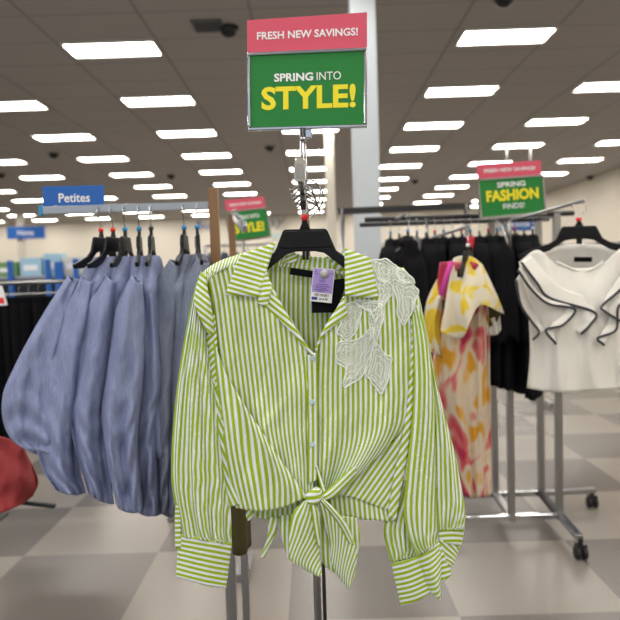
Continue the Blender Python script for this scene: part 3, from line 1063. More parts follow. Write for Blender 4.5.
# price tickets hanging on the rack
# ------------------------------------------------------------------ signs on the racks
def store_sign(bl_, br_, tl_, DL, DR, hdr, label, words, postx, name='sale_sign'):
    Mx, w, h = frame(bl_, br_, tl_, DL, DR)
    r = empty(name, Mx.translation, label, 'sign')
    MB().prism([(0, 0), (w, 0), (w, h), (0, h)], Mx, 0.004).build('green_card', 'green_print', r, smooth=False)
    mb = MB()
    for q in ([(0, -.01), (w, -.01), (w, 0.004), (0, 0.004)], [(0, h - .004), (w, h - .004), (w, h + .006), (0, h + .006)], [(-.008, -.01), (.003, -.01), (.003, h + .006), (-.008, h + .006)], [(w - .003, -.01), (w + .008, -.01), (w + .008, h + .006), (w - .003, h + .006)]):
        mb.prism(q, Mx, 0.014)
    mb.build('frame', 'chrome', r, smooth=False)
    MB().prism([(0, h + .006), (w, h + .006), (w, h + hdr), (0, h + hdr)], Mx @ Matrix.Translation((0, 0.002, 0)), 0.003).build('pink_header', 'pink_print', r, smooth=False)
    text('FRESH NEW SAVINGS!', 'lettering', 'white_print', r, Mx, w * .1, w * .9, h + hdr * 0.42, h + hdr * 0.66, y=-0.002, bold=0.02)
    for body, m, x0, x1, z0, z1, bd in words:
        text(body, 'lettering', m, r, Mx, w * x0, w * x1, h * z0, h * z1, y=-0.004, bold=bd)
    c = Mx @ Vector((w * postx, 0.0, 0))
    return r, c

DS = 3.3
r, c = store_sign((481, 218), (544.5, 212.5), (480, 180), DS, DS + 0.10, 0.08, 'green FASHION FINDS sign with pink strip above the rolling rack', [
    ('SPRING', 'white_print', .28, .72, .76, .90, .02), ('FASHION', 'yellow_print', .10, .92, .40, .70, .04), ('FINDS!', 'white_print', .35, .68, .18, .32, .01)], 0.45)
MB().tube([(c.x, c.y + 0.01, zrail - 0.2), (c.x, c.y + 0.01, c.z)], 0.009, 8).build('pole', 'steel', r)
MB().tube([(c.x, c.y + 0.01, zrail - 0.19), (c.x, 3.55, zrail - 0.01)], 0.007, 8).build('bracket', 'steel', r)
DS2 = 4.2
r, c = store_sign((231, 241), (270, 236), (228, 212), DS2, DS2 + 0.15, 0.078, 'smaller green sale sign left of the hanger with yellow STYLE lettering', [
    ('SPRING INTO', 'white_print', .2, .8, .70, .84, .02), ('STYLE!', 'yellow_print', .12, .88, .22, .56, .04)], 0.3)
mr = empty('clothes_stand', (c.x, c.y + 0.1, 0), 'short brown and steel stand below the smaller green sale sign', 'clothes stand')
bx = at(232, 230, 3.2)
MB().tube([(c.x, c.y + 0.01, 0.05), (c.x, c.y + 0.01, c.z)], 0.010, 8).build('pole', 'steel', r)
MB().box((c.x, c.y + 0.02, 0.025), (0.4, 0.4, 0.05)).build('base_plate', 'steel', r, smooth=False)
mr.location = (bx.x, 3.2, 0)
zt2 = at(232, 214, 3.2).z
MB().box((bx.x, 3.2, zt2 / 2 + 0.02), (0.032, 0.032, zt2 - 0.04)).build('post', 'wood_reflect_brown', mr, smooth=False, bevel=0.003)
MB().box((bx.x, 3.2, 0.02), (0.07, 0.26, 0.04)).build('foot', 'steel', mr, smooth=False)
am = MB().beam((bx.x + 0.01, 3.18, zt2 - 0.01), (bx.x + 0.10, 2.85, zt2 - 0.10), 0.02, 0.035).build('faceout_arm', 'chrome', mr, smooth=False, bevel=0.003)
for q in range(6):
    f = q / 5
    p = Vector((bx.x + 0.01, 3.18, zt2 - 0.01)).lerp(Vector((bx.x + 0.10, 2.85, zt2 - 0.10)), f)
    MB().tube([p + Vector((-0.012, 0, 0.018)), p + Vector((0.012, 0, 0.03))], 0.003, 6).build('stud', 'chrome', am)

# ------------------------------------------------------------------ floral dress
DF = 2.65
fl = empty('floral_dress', at(468, 256, DF), 'red and yellow floral dress with flared cream cap sleeve on the right rack', 'dress')
ar = at(468, 256, DF)
def gsheet(cols, D, nu, nv, **kw):
    mb = MB()
    return sheet(mb, cols, D, nu, nv, **kw)
def wavy(n, amp, ph):
    return lambda x, y, s, t: amp * math.sin(s * n + ph + 1.5 * t) + 0.4 * amp * math.sin(s * n * 2.1 - 3 * t)
body = gsheet([zipc([(440, 262), (434, 310), (432, 370), (440, 430), (452, 485)], -60, 0), zipc([(455, 262), (450, 320), (452, 380), (462, 440), (468, 497)], 20, 0), zipc([(474, 262), (480, 320), (480, 380), (480, 440), (482, 497)], 30, 0), zipc([(484, 270), (489, 320), (490, 380), (491, 440), (491.5, 495)], -40, 0)], DF, 40, 70, fold=wavy(20, 14, 0), wr=5, seed=81)
body2 = sheet(body, [zipc([(440, 262), (434, 310), (432, 370), (440, 430), (452, 485)], -60, 0), zipc([(462, 262), (462, 320), (464, 380), (468, 440), (474, 496)], -140, 0), zipc([(484, 270), (489, 320), (490, 380), (491, 440), (491.5, 495)], -40, 0)], DF, 24, 40, wr=0)
body.build('dress_body', 'floral_red', fl, solid=0.002)
s1 = gsheet([zipc([(453, 259), (448, 285), (444, 312), (440, 332)], [10, 40, 60, 60], 0), zipc([(460, 256), (457, 285), (457, 310), (462, 338)], [10, 70, 100, 110], 0), zipc([(472, 257), (476, 280), (478, 300), (479, 306)], [10, 70, 110, 120], 0), zipc([(482, 264), (491, 282), (499, 300), (504, 314)], [-10, 10, 20, 20], 0)], DF, 40, 30, fold=lambda x, y, s, t: 22 * t * math.sin(s * 15 + 0.8), wr=4, seed=82)
s1.build('cap_sleeve', 'floral_yellow', fl, solid=0.002)
s2 = gsheet([zipc([(442, 300), (444, 320), (446, 334)], -10, 0), zipc([(470, 295), (470, 318), (472, 336)], -40, 0), zipc([(500, 300), (499, 318), (486, 330)], -20, 0)], DF, 20, 16, wr=4, seed=83)
s2.build('sleeve_lining', 'olive_cloth', fl, solid=0.002)
s3 = gsheet([zipc([(448, 262), (434, 285), (426, 305), (424, 332), (428, 352)], [-80, -90, -90, -90, -90], 0), zipc([(456, 268), (446, 295), (440, 318), (440, 335), (444, 356)], [-20, -20, -20, -20, -20], 0)], DF, 20, 30, bulge=30, fold=lambda x, y, s, t: 14 * t * math.sin(s * 12), wr=4, seed=84)
s3.build('cap_sleeve', 'floral_yellow', fl, solid=0.002)
s4 = gsheet([zipc([(483, 322), (484, 335)], -20, 0), zipc([(492, 318), (496, 335)], -20, 0), zipc([(500, 316), (501, 330)], -30, 0)], DF, 14, 8, fold=lambda x, y, s, t: 10 * math.sin(s * 14), wr=3)
s4.build('frill', 'white_cloth', fl, solid=0.002)
MB().tube([at(452, 262, DF - 0.02), at(447, 275, DF - 0.03), at(441, 295, DF - 0.05)], 0.012, 8).build('pink_tie', mat('magenta_cloth', (0.55, 0.05, 0.3), 0.8), fl)
dz = 0.13
hang((ar.x, DF, ar.z + 0.02), 1.0, 'black hanger carrying the red and yellow floral dress', 'white_plastic', hw=0.12)
MB().tube([(ar.x, DF - 0.02, ar.z + 0.02 + 0.1), (ar.x, 3.55, ar.z + 0.02 + 0.1), (ar.x, 3.55, zrail)], 0.007, 8).build('faceout_arm', 'steel', rr_)

# ------------------------------------------------------------------ white blouse with dark edged ruffles
DB = 2.6
wb_ = empty('ruffled_blouse', at(578, 255, DB), 'white sleeveless blouse with dark edged ruffles hanging at the right edge', 'blouse')
bodyc = [
    zipc([(519, 262), (527, 300), (530, 350), (527, 388)], [0, 10, 15, 10], 0),
    zipc([(538, 250), (545, 300), (550, 350), (550, 392)], [20, 55, 60, 60], 0),
    zipc([(560, 266), (570, 300), (574, 350), (576, 392)], [25, 70, 80, 80], 0),
    zipc([(598, 266), (598, 300), (600, 350), (604, 390)], [25, 70, 80, 80], 0),
    zipc([(622, 248), (620, 300), (622, 350), (628, 388)], [20, 50, 60, 60], 0),
    zipc([(640, 258), (640, 300), (642, 350), (648, 384)], [0, 10, 15, 10], 0)]
def fW(x, y, s, t):
    return 12 * t * math.sin(s * 24 + 1.5 * math.sin(t * 3)) + 5 * t * math.sin(s * 51)
bm_ = gsheet(bodyc, DB, 60, 40, fold=fW, wr=5, wsx=14, wsy=40, seed=91)
bb = [zipc([(519, 262), (527, 300), (530, 350), (527, 388)], [0, 10, 15, 10], 0), zipc([(560, 246), (565, 300), (570, 350), (578, 388)], -70, 0), zipc([(604, 245), (600, 300), (604, 350), (606, 388)], -70, 0), zipc([(640, 258), (640, 300), (642, 350), (648, 384)], [0, 10, 15, 10], 0)]
sheet(bm_, bb, DB, 40, 30, wr=3)
bm_.build('body', 'white_cloth', wb_, solid=0.002)
def ruffle(inner, outer, d0, d1, n, name='ruffle'):
    a = resample([(*p, d0) for p in inner], 50)
    b = resample([(*p, d1) for p in outer], 50)
    pts, edge = [], []
    for j, (p, q) in enumerate(zip(a, b)):
        row = []
        for i in range(8):
            s = i / 7
            x, y, d = (p[k] + (q[k] - p[k]) * s for k in range(3))
            d += s * 14 * math.sin(j / 49 * n)
            row.append(at(x, y, DB - d / 1000))
        pts.append(row)
        edge.append(row[-1])
    mb = MB().quadgrid(pts)
    o = mb.build(name, 'white_cloth', wb_, solid=0.0015)
    MB().tube(edge, 0.0052, 6).build('dark_trim', 'navy_ribbon', o)
ruffle([(531, 256), (548, 275), (563, 288), (590, 300), (586, 318), (575, 330)], [(521, 262), (537, 283), (550, 298), (594, 312), (590, 325), (581, 334)], 70, 100, 9)
ruffle([(524, 262), (538, 286), (552, 296), (566, 302), (560, 318), (552, 322)], [(518, 270), (532, 290), (549, 304), (575, 309), (563, 325), (546, 330), (556, 344)], 75, 110, 9)
ruffle([(522, 270), (528, 300), (538, 318), (545, 330)], [(516, 280), (521, 305), (532, 322), (539, 332), (533, 340)], 60, 85, 8)
ruffle([(629, 256), (620, 275), (612, 288), (606, 298), (608, 312), (618, 318)], [(640, 262), (626, 283), (618, 292), (602, 306), (606, 312), (622, 322)], 70, 100, 9)
ruffle([(634, 262), (622, 290), (612, 300), (610, 318), (612, 330)], [(642, 272), (628, 298), (618, 308), (616, 330), (598, 338), (604, 345)], 75, 110, 9)
MB().tube(resample([tuple(at(557, 262, DB - 0.03)), tuple(at(575, 270, DB - 0.03)), tuple(at(590, 270, DB - 0.03)), tuple(at(603, 262, DB - 0.03))], 12), 0.005, 6).build('neck_binding', 'white_cloth', wb_)
Mx, w, h = frame((574, 262), (592, 262), (574, 257), DB + 0.02, DB + 0.02)
MB().prism([(0, 0), (w, 0), (w, h), (0, h)], Mx, 0.002).build('neck_label', 'black_cloth', wb_, smooth=False)
hp = at(579, 226, DB + 0.01)
Mh = Matrix.Translation(hp) @ Matrix.Scale(1.45, 4, Vector((1, 0, 0))) @ Matrix.Scale(1.1, 4, Vector((0, 0, 1)))
hgx = empty('clothes_hanger', hp, 'wide black hanger holding the white ruffled blouse', 'hanger')
hanger_parts(hgx, Mh, 'red_plastic', hook_h=0.06, hw=0.17, drop=0.10)
zh = hp.z + 0.105
MB().tube([(hp.x, DB - 0.04, zh - 0.008), (hp.x, 3.55, zh - 0.008), (hp.x - 0.06, 3.55, zrail)], 0.008, 8).build('faceout_arm', 'steel', rr_)

# ------------------------------------------------------------------ low steel rack behind the tied hem, with an olive garment
lr2 = empty('clothes_rack', (at(238, 560, 1.95).x, 1.95, 0), 'grey steel rack uprights seen below the green blouse at left', 'clothes rack')
for px_ in (231.5, 244.5):
    x = at(px_, 560, 1.95).x
    MB().box((x, 1.95, 0.66), (0.022, 0.022, 1.26)).build('upright', 'steel', lr2, smooth=False, bevel=0.002)
xa, xb = at(231.5, 560, 1.95).x, at(244.5, 560, 1.95).x
MB().box(((xa + xb) / 2, 1.95, 0.02), (0.30, 0.34, 0.03)).build('base_plate', 'steel', lr2, smooth=False)
MB().box(((xa + xb) / 2 + 0.06, 1.95, 1.28), (0.30, 0.022, 0.022)).build('rail', 'steel', lr2, smooth=False)
ol_ = at(243, 540, 1.9)
gz = empty('olive_garment', (ol_.x, 1.9, 1.25), 'dark olive garment hem showing below the green striped blouse', 'garment')
rows = []
for j in range(20):
    t = j / 19
    z = 1.26 - t * (1.26 - ol_.z)
    rows.append([(ol_.x + 0.026 * math.cos(q * 2 * PI / 30) * (1 + 0.15 * math.sin(5 * q * 2 * PI / 30)), 1.85 + 0.06 * math.sin(q * 2 * PI / 30), z) for q in range(30)])
MB().quadgrid(rows, None, 0, True).build('cloth', 'olive_cloth', gz, solid=0.002)
MB().tube([(ol_.x, 1.85, 1.25), (ol_.x, 1.85, 1.30), (ol_.x, 1.95, 1.30)], 0.003, 6).build('hook', 'steel', gz)

# ------------------------------------------------------------------ the sale stand: sign, pole, arm
D0 = 1.37
TOPW = at(305, 190, 1.50)
stand = empty('sign_stand', (at(308, 300, 1.5).x, 1.5, 0), 'chrome four way clothes stand holding the large green spring style sign', 'clothes stand')
sx_, sy_ = stand.location.x, 1.5
zt = at(307, 128, 1.5).z
MB().lathe([(0.0001, 0.12), (0.009, 0.12), (0.009, 1.66), (0.0075, 1.665), (0.0075, zt), (0.0001, zt)], (sx_, sy_, 0), 20).build('pole', 'dark_chrome', stand)
MB().lathe([(0.0079, -0.003), (0.0092, 0), (0.0079, 0.003)], (sx_, sy_, at(308, 139, 1.5).z), 20).build('pole_collar', 'chrome', stand)
MB().lathe([(0.0001, 0.14), (0.0045, 0.14), (0.0045, 1.05), (0.0001, 1.05)], (sx_ + 0.017, sy_ + 0.03, 0), 12).build('pole_shade_rod', 'black_metal', stand)  # thin black rod added to imitate the shaded right side of the pole
for a in range(4):
    an = PI / 4 + a * PI / 2
    d = Vector((math.cos(an), math.sin(an), 0))
    b = Vector((sx_, sy_, 0.15))
    leg = MB().beam(b, b + d * 0.42 - Vector((0, 0, 0.03)), 0.03, 0.02).build('leg', 'chrome', stand, smooth=False, bevel=0.003)
    e = b + d * 0.42
    MB().lathe([(0.0001, 0), (0.018, 0), (0.018, 0.10), (0.008, 0.12), (0.0001, 0.12)], (e.x, e.y, 0.0), 12).build('glide', 'rubber', leg)
# the faceout arm, seen end-on, sloping down towards the viewer
armA, armB = Vector((sx_, sy_, at(309, 186, 1.5).z)), at(303, 205, 1.28)
arm = MB().beam(armA, armB, 0.011, 0.02).build('faceout_arm', 'black_metal', stand, smooth=False, bevel=0.002)
pm = MB()
Mx, w, h = frame((294, 182), (305.5, 182), (294, 157), 1.31, 1.31)
ol = []
for k in range(13):
    a = PI * k / 12
    ol.append((w / 2 + w / 2 * math.cos(a), h - w / 2 + w / 2 * math.sin(a)))
ol += [(0, w * 0.3), (w * 0.15, 0), (w * 0.85, 0), (w, w * 0.3)]
pm.prism(ol, Mx, 0.004)
pm.build('end_plate', 'chrome', stand, smooth=False, bevel=0.0012)
pb = MB()
Mi = Mx @ Matrix.Translation((w * 0.14, -0.0025, h * 0.1))
pb.prism([(x * 0.72, z * 0.62) for x, z in [(0, 0), (w, 0), (w, h * 0.75), (w * 0.8, h), (w * 0.2, h), (0, h * 0.75)]], Mi, 0.002)
pb.build('plate_recess', 'steel', stand, smooth=False)
MB().beam(at(300, 180, 1.31), at(303, 196, 1.34), 0.012, 0.012).build('arm_bracket', 'dark_chrome', stand, smooth=False, bevel=0.003)
# hook pegs along both sides of the arm
for k in range(5):
    f = k / 4
    x, y, D = 297 + f * 5, 184 + f * 17, 1.31 + 0.02 * k
    MB().tube([at(x + 3, y, D), at(x - 2, y + 4, D), at(x - 6 + f, y + 8 - f, D), at(x - 7 + f, y + 5, D)], 0.0022).build('hook_peg', 'dark_chrome', stand)
    MB().tube([at(x + 5, y - 1, D), at(x + 10, y + 2, D), at(x + 15 + f, y + 6, D), at(x + 17 + f, y + 11, D)], 0.0020).build('hook_peg', 'dark_chrome', stand)

# sign
sg = empty('sale_sign', at(307, 131, 1.5), 'large green sign reading SPRING INTO STYLE with pink FRESH NEW SAVINGS strip on chrome pole', 'sign')
Mx, w, h = frame((248, 131), (367, 127.5), (247, 53), 1.515, 1.485)
fw_ = 0.0075
mb = MB()
def fbar(x0, x1, z0, z1, y0=-0.005, y1=0.007):
    mb.prism([(x0, z0), (x1, z0), (x1, z1), (x0, z1)], Mx @ Matrix.Translation((0, (y0 + y1) / 2, 0)), y1 - y0)
fbar(0, w, 0, fw_); fbar(0, w, h - fw_, h); fbar(0, fw_, fw_, h - fw_); fbar(w - fw_, w, fw_, h - fw_)
mb.build('frame', 'chrome', sg, smooth=False, bevel=0.002)
MB().prism([(0.004, 0.004), (w - 0.004, 0.004), (w - 0.004, h - 0.004), (0.004, h - 0.004)], Mx, 0.002).build('green_card', 'green_print', sg, smooth=False)
px = 0.119 * w / 0.119
u = w / 119.0
MB().prism([(0, h), (w, h), (w, h + 34 * u), (0, h + 32 * u)], Mx @ Matrix.Translation((0, 0.001, 0)), 0.0015).build('pink_header', 'pink_print', sg, smooth=False)
text('FRESH NEW SAVINGS!', 'lettering', 'white_print', sg, Mx, 10 * u, 110 * u, h + 12.3 * u, h + 19.8 * u, y=-0.0002, bold=0.022)
text('SPRING', 'lettering', 'white_print', sg, Mx, 27 * u, 66 * u, h - 29.5 * u, h - 21.5 * u, y=-0.0012, bold=0.03)
text('INTO', 'lettering', 'white_print', sg, Mx, 69.5 * u, 93.5 * u, h - 29.5 * u, h - 21.5 * u, y=-0.0012)
text('STYLE!', 'lettering', 'yellow_print', sg, Mx, 14 * u, 108 * u, h - 57 * u, h - 34 * u, y=-0.0012, bold=0.032)
MB().prism([(w / 2 - 0.01, -0.02), (w / 2 + 0.01, -0.02), (w / 2 + 0.01, 0.0), (w / 2 - 0.01, 0.0)], Mx @ Matrix.Translation((0.002, 0.002, 0)), 0.01).build('socket', 'chrome', sg, smooth=False, bevel=0.002)

hang_pt = at(305, 229, 1.38)
hg = empty('clothes_hanger', hang_pt, 'black plastic hanger with red size bead holding the green striped blouse', 'hanger')
Mx, w, h = frame((276, 229.7), (334, 228.3), (276, 205), 1.385, 1.385)
Mx = Mx.copy()
Mx.translation = hang_pt
hanger_parts(hg, Mx, 'red_plastic', hook_h=0.045, hw=0.185, drop=0.105, hook=False)
MB().tube([tuple(v) for v in (at(*q, 1.375) for q in resample([(304, 216), (308, 212), (314, 207), (319, 200), (320.5, 191), (317, 183), (310, 180), (304, 184), (302, 190)], 30))], 0.0019, 8).build('hook', 'dark_chrome', hg)
MB().tube([tuple(v) for v in (at(*q, 1.45) for q in resample([(308, 221), (314, 214), (320, 207), (323, 199), (322, 190), (317, 184), (309, 184)], 30))], 0.0017, 8).build('spare_hook', 'dark_chrome', stand)
MB().tube([at(309, 184, 1.45), Vector((sx_, sy_, at(309, 183, 1.49).z))], 0.0017, 6).build('hook_link', 'dark_chrome', stand)

# ------------------------------------------------------------------ the striped blouse
bl = empty('striped_blouse', at(305, 262, 1.37), 'lime green and white striped blouse with tied waist and white lace on one shoulder', 'blouse')

# back (inside of the back seen through the neck, back hem below the front)
mb = MB()
backcols = [
    zipc([(203, 280), (204, 320), (213, 380), (226, 440), (232, 480), (238, 507)], [-8, -8, -10, -20, -22, -22], 0),
    zipc([(262, 254), (261, 320), (263, 380), (264, 440), (266, 480), (268, 517)], [-34, -45, -50, -50, -42, -36], 60),
    zipc([(305, 262), (305, 320), (308, 380), (312, 440), (315, 480), (318, 518)], [-36, -50, -55, -55, -45, -36], 106),
    zipc([(352, 254), (353, 320), (356, 380), (358, 440), (360, 480), (360, 518)], [-34, -45, -50, -50, -40, -32], 152),
    zipc([(416, 290), (416, 330), (414, 380), (408, 440), (402, 480), (396, 521)], [-8, -8, -10, -12, -12, -8], 196),
]
sheet(mb, backcols, D0, 50, 50, wr=1.5, seed=3)
back = mb.build('back_panel', 'stripe', bl, solid=0.0008)
# hem band along the back hem
mb = MB()
sheet(mb, [zipc([(253, 509), (252, 517)], [-22, -21], 1), zipc([(270, 507), (270, 519)], [-22, -20], 18), zipc([(296, 503), (296, 517)], [-22, -20], 44)], D0, 16, 6, wr=1.0, seed=4)
sheet(mb, [zipc([(328, 490), (330, 517)], [-12, -10], 0), zipc([(345, 489), (348, 518)], [-10, -6], 18), zipc([(366, 497), (368, 520)], [-6, 0], 38), zipc([(392, 508), (396, 521.5)], [-2, 4], 66)], D0, 24, 8, wr=1.2, seed=5)
mb.build('hem_band', 'stripe', bl, solid=0.0012)
# collar stand (inside back neck)
mb = MB()
sheet(mb, [zipc([(277, 262), (276, 268)], [-16, -17], 0), zipc([(290, 252.5), (284, 267)], [-24, -26], 14), zipc([(305, 256), (302, 270)], [-30, -31], 34), zipc([(330, 258), (330, 273)], [-28, -30], 60), zipc([(347, 263), (348, 276)], [-16, -18], 78)], D0, 30, 8, wr=0.5, seed=6)
sheet(mb, [zipc([(289, 253), (284, 258), (282, 264)], -23, [0, 6, 12]), zipc([(294, 252), (297, 256), (297, 262)], -21, [4, 10, 16])], D0, 8, 8, wr=0.3)
sheet(mb, [zipc([(326, 257), (330, 262), (334, 270)], -26, [0, 6, 12]), zipc([(336, 258), (344, 263), (349, 272)], -20, [8, 15, 21])], D0, 8, 8, bulge=2, wr=0.3)
mb.build('collar_stand', 'stripe', bl, solid=0.0012)

# left front (wearer's right)
front = MB()
lw = [(206, 272), (212, 300), (217, 340), (223, 385), (236, 430), (252, 465), (268, 500)]
rw = [(264, 258), (274, 292), (303, 340), (313, 385), (314.5, 430), (314.5, 465), (313, 497)]
ul = [0, 0, 0, 0, 5, 9, 14]
ur = [58, 62, 86, 92, 94, 94, 94]
def fA(x, y, s, t):
    d = 0
    # pulled folds towards the knot
    k = max(0, (y - 370) / 120)
    d += 4.5 * k * math.sin((x - 236 - (y - 400) * 0.45) / 9.0)
    d -= 5 * math.exp(-((x - (223 + (y - 330) * 0.10)) / 7) ** 2) * (0.4 + k)
    d += 1.6 * math.exp(-((x - (293 + (y - 380) * 0.12)) / 4) ** 2) * min(1, max(0, (y - 365) / 60))
    d += 3.0 * min(1, max(0, (y - 300) / 60)) * math.sin((x - (y - 300) * 0.16) / 6.5 + 2 * math.sin(y / 60)) * math.exp(-((x - 240 - (y - 300) * .2) / 30) ** 2)
    d += 3.5 * math.exp(-(((y - 430) + (x - 262) * 1.15) / 7) ** 2) * math.exp(-((x - 270) / 28) ** 2)
    return d
cA = []
for q in range(5):
    f = q / 4
    cA.append([(a[0] + (b[0] - a[0]) * f, a[1] + (b[1] - a[1]) * f, [4, 12, 17, 18, 16][q] , ua + (ub - ua) * f) for a, b, ua, ub in zip(lw, rw, ul, ur)])
sheet(front, cA, D0, 60, 90, wr=5.2, seed=11, fold=fA)
# overlapping fold pulled down to the knot
cB = [
    zipc([(213, 340), (216, 372), (220, 410), (225, 450), (230, 482), (236, 508)], [10, 14, 16, 18, 18, 16], [0, 0, 0, 0, -1, -2]),
    zipc([(217, 350), (223, 383), (233, 418), (243, 455), (252, 484), (260, 511)], [14, 20, 24, 26, 25, 22], [3.5, 6, 11, 16, 19, 22]),
    zipc([(222, 364), (234, 392), (251, 427), (267, 457), (278, 482), (284, 507)], [16, 23, 28, 31, 31, 28], [7.5, 14, 24, 33, 39, 44]),
    zipc([(226, 376), (240, 398), (259, 427), (279, 457), (296, 481), (307, 497)], [17, 24, 29, 32, 34, 34], [11, 20, 34, 48, 58, 64]),
]
def fB(x, y, s, t):
    return 4.0 * math.sin((s * 11.0) - t * 2) * t + 2.5 * math.exp(-((s - 0.72) / 0.06) ** 2) * max(0, t - 0.3)
sheet(front, cB, D0, 50, 70, wr=3.2, seed=12, fold=fB)
# side strip between sleeve and fold
cC = [
    zipc([(203, 300), (205, 330), (208, 360), (212, 388)], [-2, 0, 2, 4], 0),
    zipc([(215, 316), (217, 340), (219, 364), (220, 390)], [6, 9, 11, 12], 0),
]
sheet(front, cC, D0, 14, 40, wr=1.0, seed=13, bulge=2, axis=(0.7, 0.7))
cC = [
    zipc([(208, 378), (213, 400), (218, 430), (225, 480), (229, 507)], [2, 4, 6, 8, 8], 0),
    zipc([(220, 384), (223, 405), (228, 430), (235, 480), (242, 504)], [12, 12, 12, 12, 12], 0),
]
sheet(front, cC, D0, 14, 50, wr=1.5, seed=14, bulge=4, axis=(0.9, -0.42))
# yoke edge over the shoulder
cY = [
    zipc([(199, 276), (209, 267), (222, 260), (240, 254), (262, 247)], [-6, -4, -4, -6, -10], [0, 20, 40, 66, 96]),
    zipc([(207, 284), (212, 277), (225, 269), (243, 263), (264, 258)], [9, 11, 13, 12, 10], [12, 31, 50, 78, 104]),
]
sheet(front, cY, D0, 10, 40, bulge=6, wr=0.4)
front.build('left_front', 'stripe', bl, solid=0.0008)

# right front
rf = MB()
l2 = [(346, 256), (345, 296), (322, 340), (316.5, 385), (316.5, 430), (318, 462), (322, 492)]
r2 = [(404, 268), (410, 300), (412, 335), (411, 370), (409, 402), (400, 432), (334, 500)]
mid = lambda a, b, f: (a[0] + (b[0] - a[0]) * f, a[1] + (b[1] - a[1]) * f)
u0 = [28, 28, 4, 0, 0, 2, 6]
u1 = [88, 94, 94, 92, 90, 88, 60]
def fD(x, y, s, t):
    k = max(0, (y - 400) / 90)
    d = 5.5 * k * math.sin((x - 330 + (y - 420) * 0.55) / 7.5)
    d -= 10 * math.exp(-((x - (346 - (y - 420) * 0.22)) / 4.5) ** 2) * min(1, max(0, (y - 385) / 50))
    d += 3 * math.exp(-((x - (396 - (y - 340) * 0.1)) / 5) ** 2) * min(1, max(0, (y - 335) / 60))
    return d
cD = []
for q in range(6):
    f = q / 5
    cD.append([(*mid(a, b, f), [13, 15, 16, 15, 13, 6][q], ua + (ub - ua) * f) for a, b, ua, ub in zip(l2, r2, u0, u1)])
sheet(rf, cD, D0, 60, 90, wr=5.4, seed=21, fold=fD)
# lower diagonal area under the pulled edge
cE = [
    zipc([(409, 398), (398, 436), (372, 456), (350, 480), (330, 498)], [8, 2, -2, -4, 0], [0, 6, 10, 14, 18]),
    zipc([(411, 408), (404, 448), (386, 474), (366, 490), (348, 496)], [9, 6, 2, 0, 0], [24, 36, 44, 46, 50]),
    zipc([(412, 412), (406, 455), (401, 480), (397, 500), (388, 510)], [9, 8, 8, 8, 4], [36, 54, 74, 90, 100]),
]
sheet(rf, cE, D0, 36, 50, wr=2.5, seed=22, axis=(0.82, 0.57))
# bright gathered band sweeping up from the knot
cG = [
    zipc([(318, 497), (327, 490), (338, 480), (352, 467), (366, 457), (384, 447)], [34, 29, 23, 18, 13, 9], [0, 0, 0, 1, 3, 5]),
    zipc([(322, 501), (333, 498), (346, 487), (359, 473), (371, 461), (387, 449)], [34, 28, 19, 12, 8, 6], [11, 12, 13, 12, 10, 8]),
]
sheet(rf, cG, D0, 14, 40, bulge=4, wr=0.8, seed=23)
# herringbone strip at the side seam
cH = [
    zipc([(411, 318), (411, 350), (409, 382), (406, 414), (400, 447), (393, 481), (387, 518)], [10, 10, 10, 10, 8, 8, 6], [0, 32, 64, 96, 130, 164, 200]),
    zipc([(415, 318), (415, 350), (414, 382), (413, 414), (409, 447), (403, 481), (396, 521)], [8, 9, 9, 10, 10, 12, 12], [16, 47, 80, 111, 146, 182, 218]),
]
sheet(rf, cH, D0, 10, 70, bulge=4, wr=0.8, seed=24, axis=(0.80, 0.60))
rf.build('right_front', 'stripe', bl, solid=0.0008)

# placket with the front edge, buttons
mb = MB()
sheet(mb, [zipc([(306, 356), (307, 385), (308, 430), (308, 462), (308, 484)], 19, 0.6), zipc([(317, 352), (317.6, 385), (318, 430), (318, 462), (317, 480)], 20.5, 11.4)], D0, 8, 50, bulge=1.2, wr=0.8, seed=31)
pk = mb.build('placket', 'stripe', bl, solid=0.0018)
mb = MB()
sheet(mb, [zipc([(315, 466), (317, 474), (319.5, 483), (322, 492)], [24, 22, 26, 30], 0), zipc([(317, 465), (320, 473), (323, 482), (326, 492)], [22, 22, 26, 30], 6)], D0, 8, 20, bulge=3, wr=0.3)
mb.build('facing_fold', 'stripe', bl, solid=0.001)
for bx, by in ((312.5, 358.5), (312.3, 402), (312.2, 444.5)):
    p = at(bx, by, D0 - 0.0235)
    d = -ray(bx, by)
    q = Vector((0, 0, 1)).rotation_difference(d).to_matrix()
    bt = MB().lathe([(0.0001, -0.001), (0.0052, -0.001), (0.0056, 0.0006), (0.0048, 0.0016), (0.0034, 0.0010), (0.0001, 0.0010)], p, 18, rot=q).build('button', 'pearl', bl)
    tb = MB()
    for a in (-1, 1):
        tb.tube([p + q @ Vector((a * 0.0011, -0.0012, 0.0013)), p + q @ Vector((a * 0.0011, 0, 0.0019)), p + q @ Vector((a * 0.0011, 0.0012, 0.0013))], 0.0004, 6)
    tb.build('button_thread', 'thread', bt)

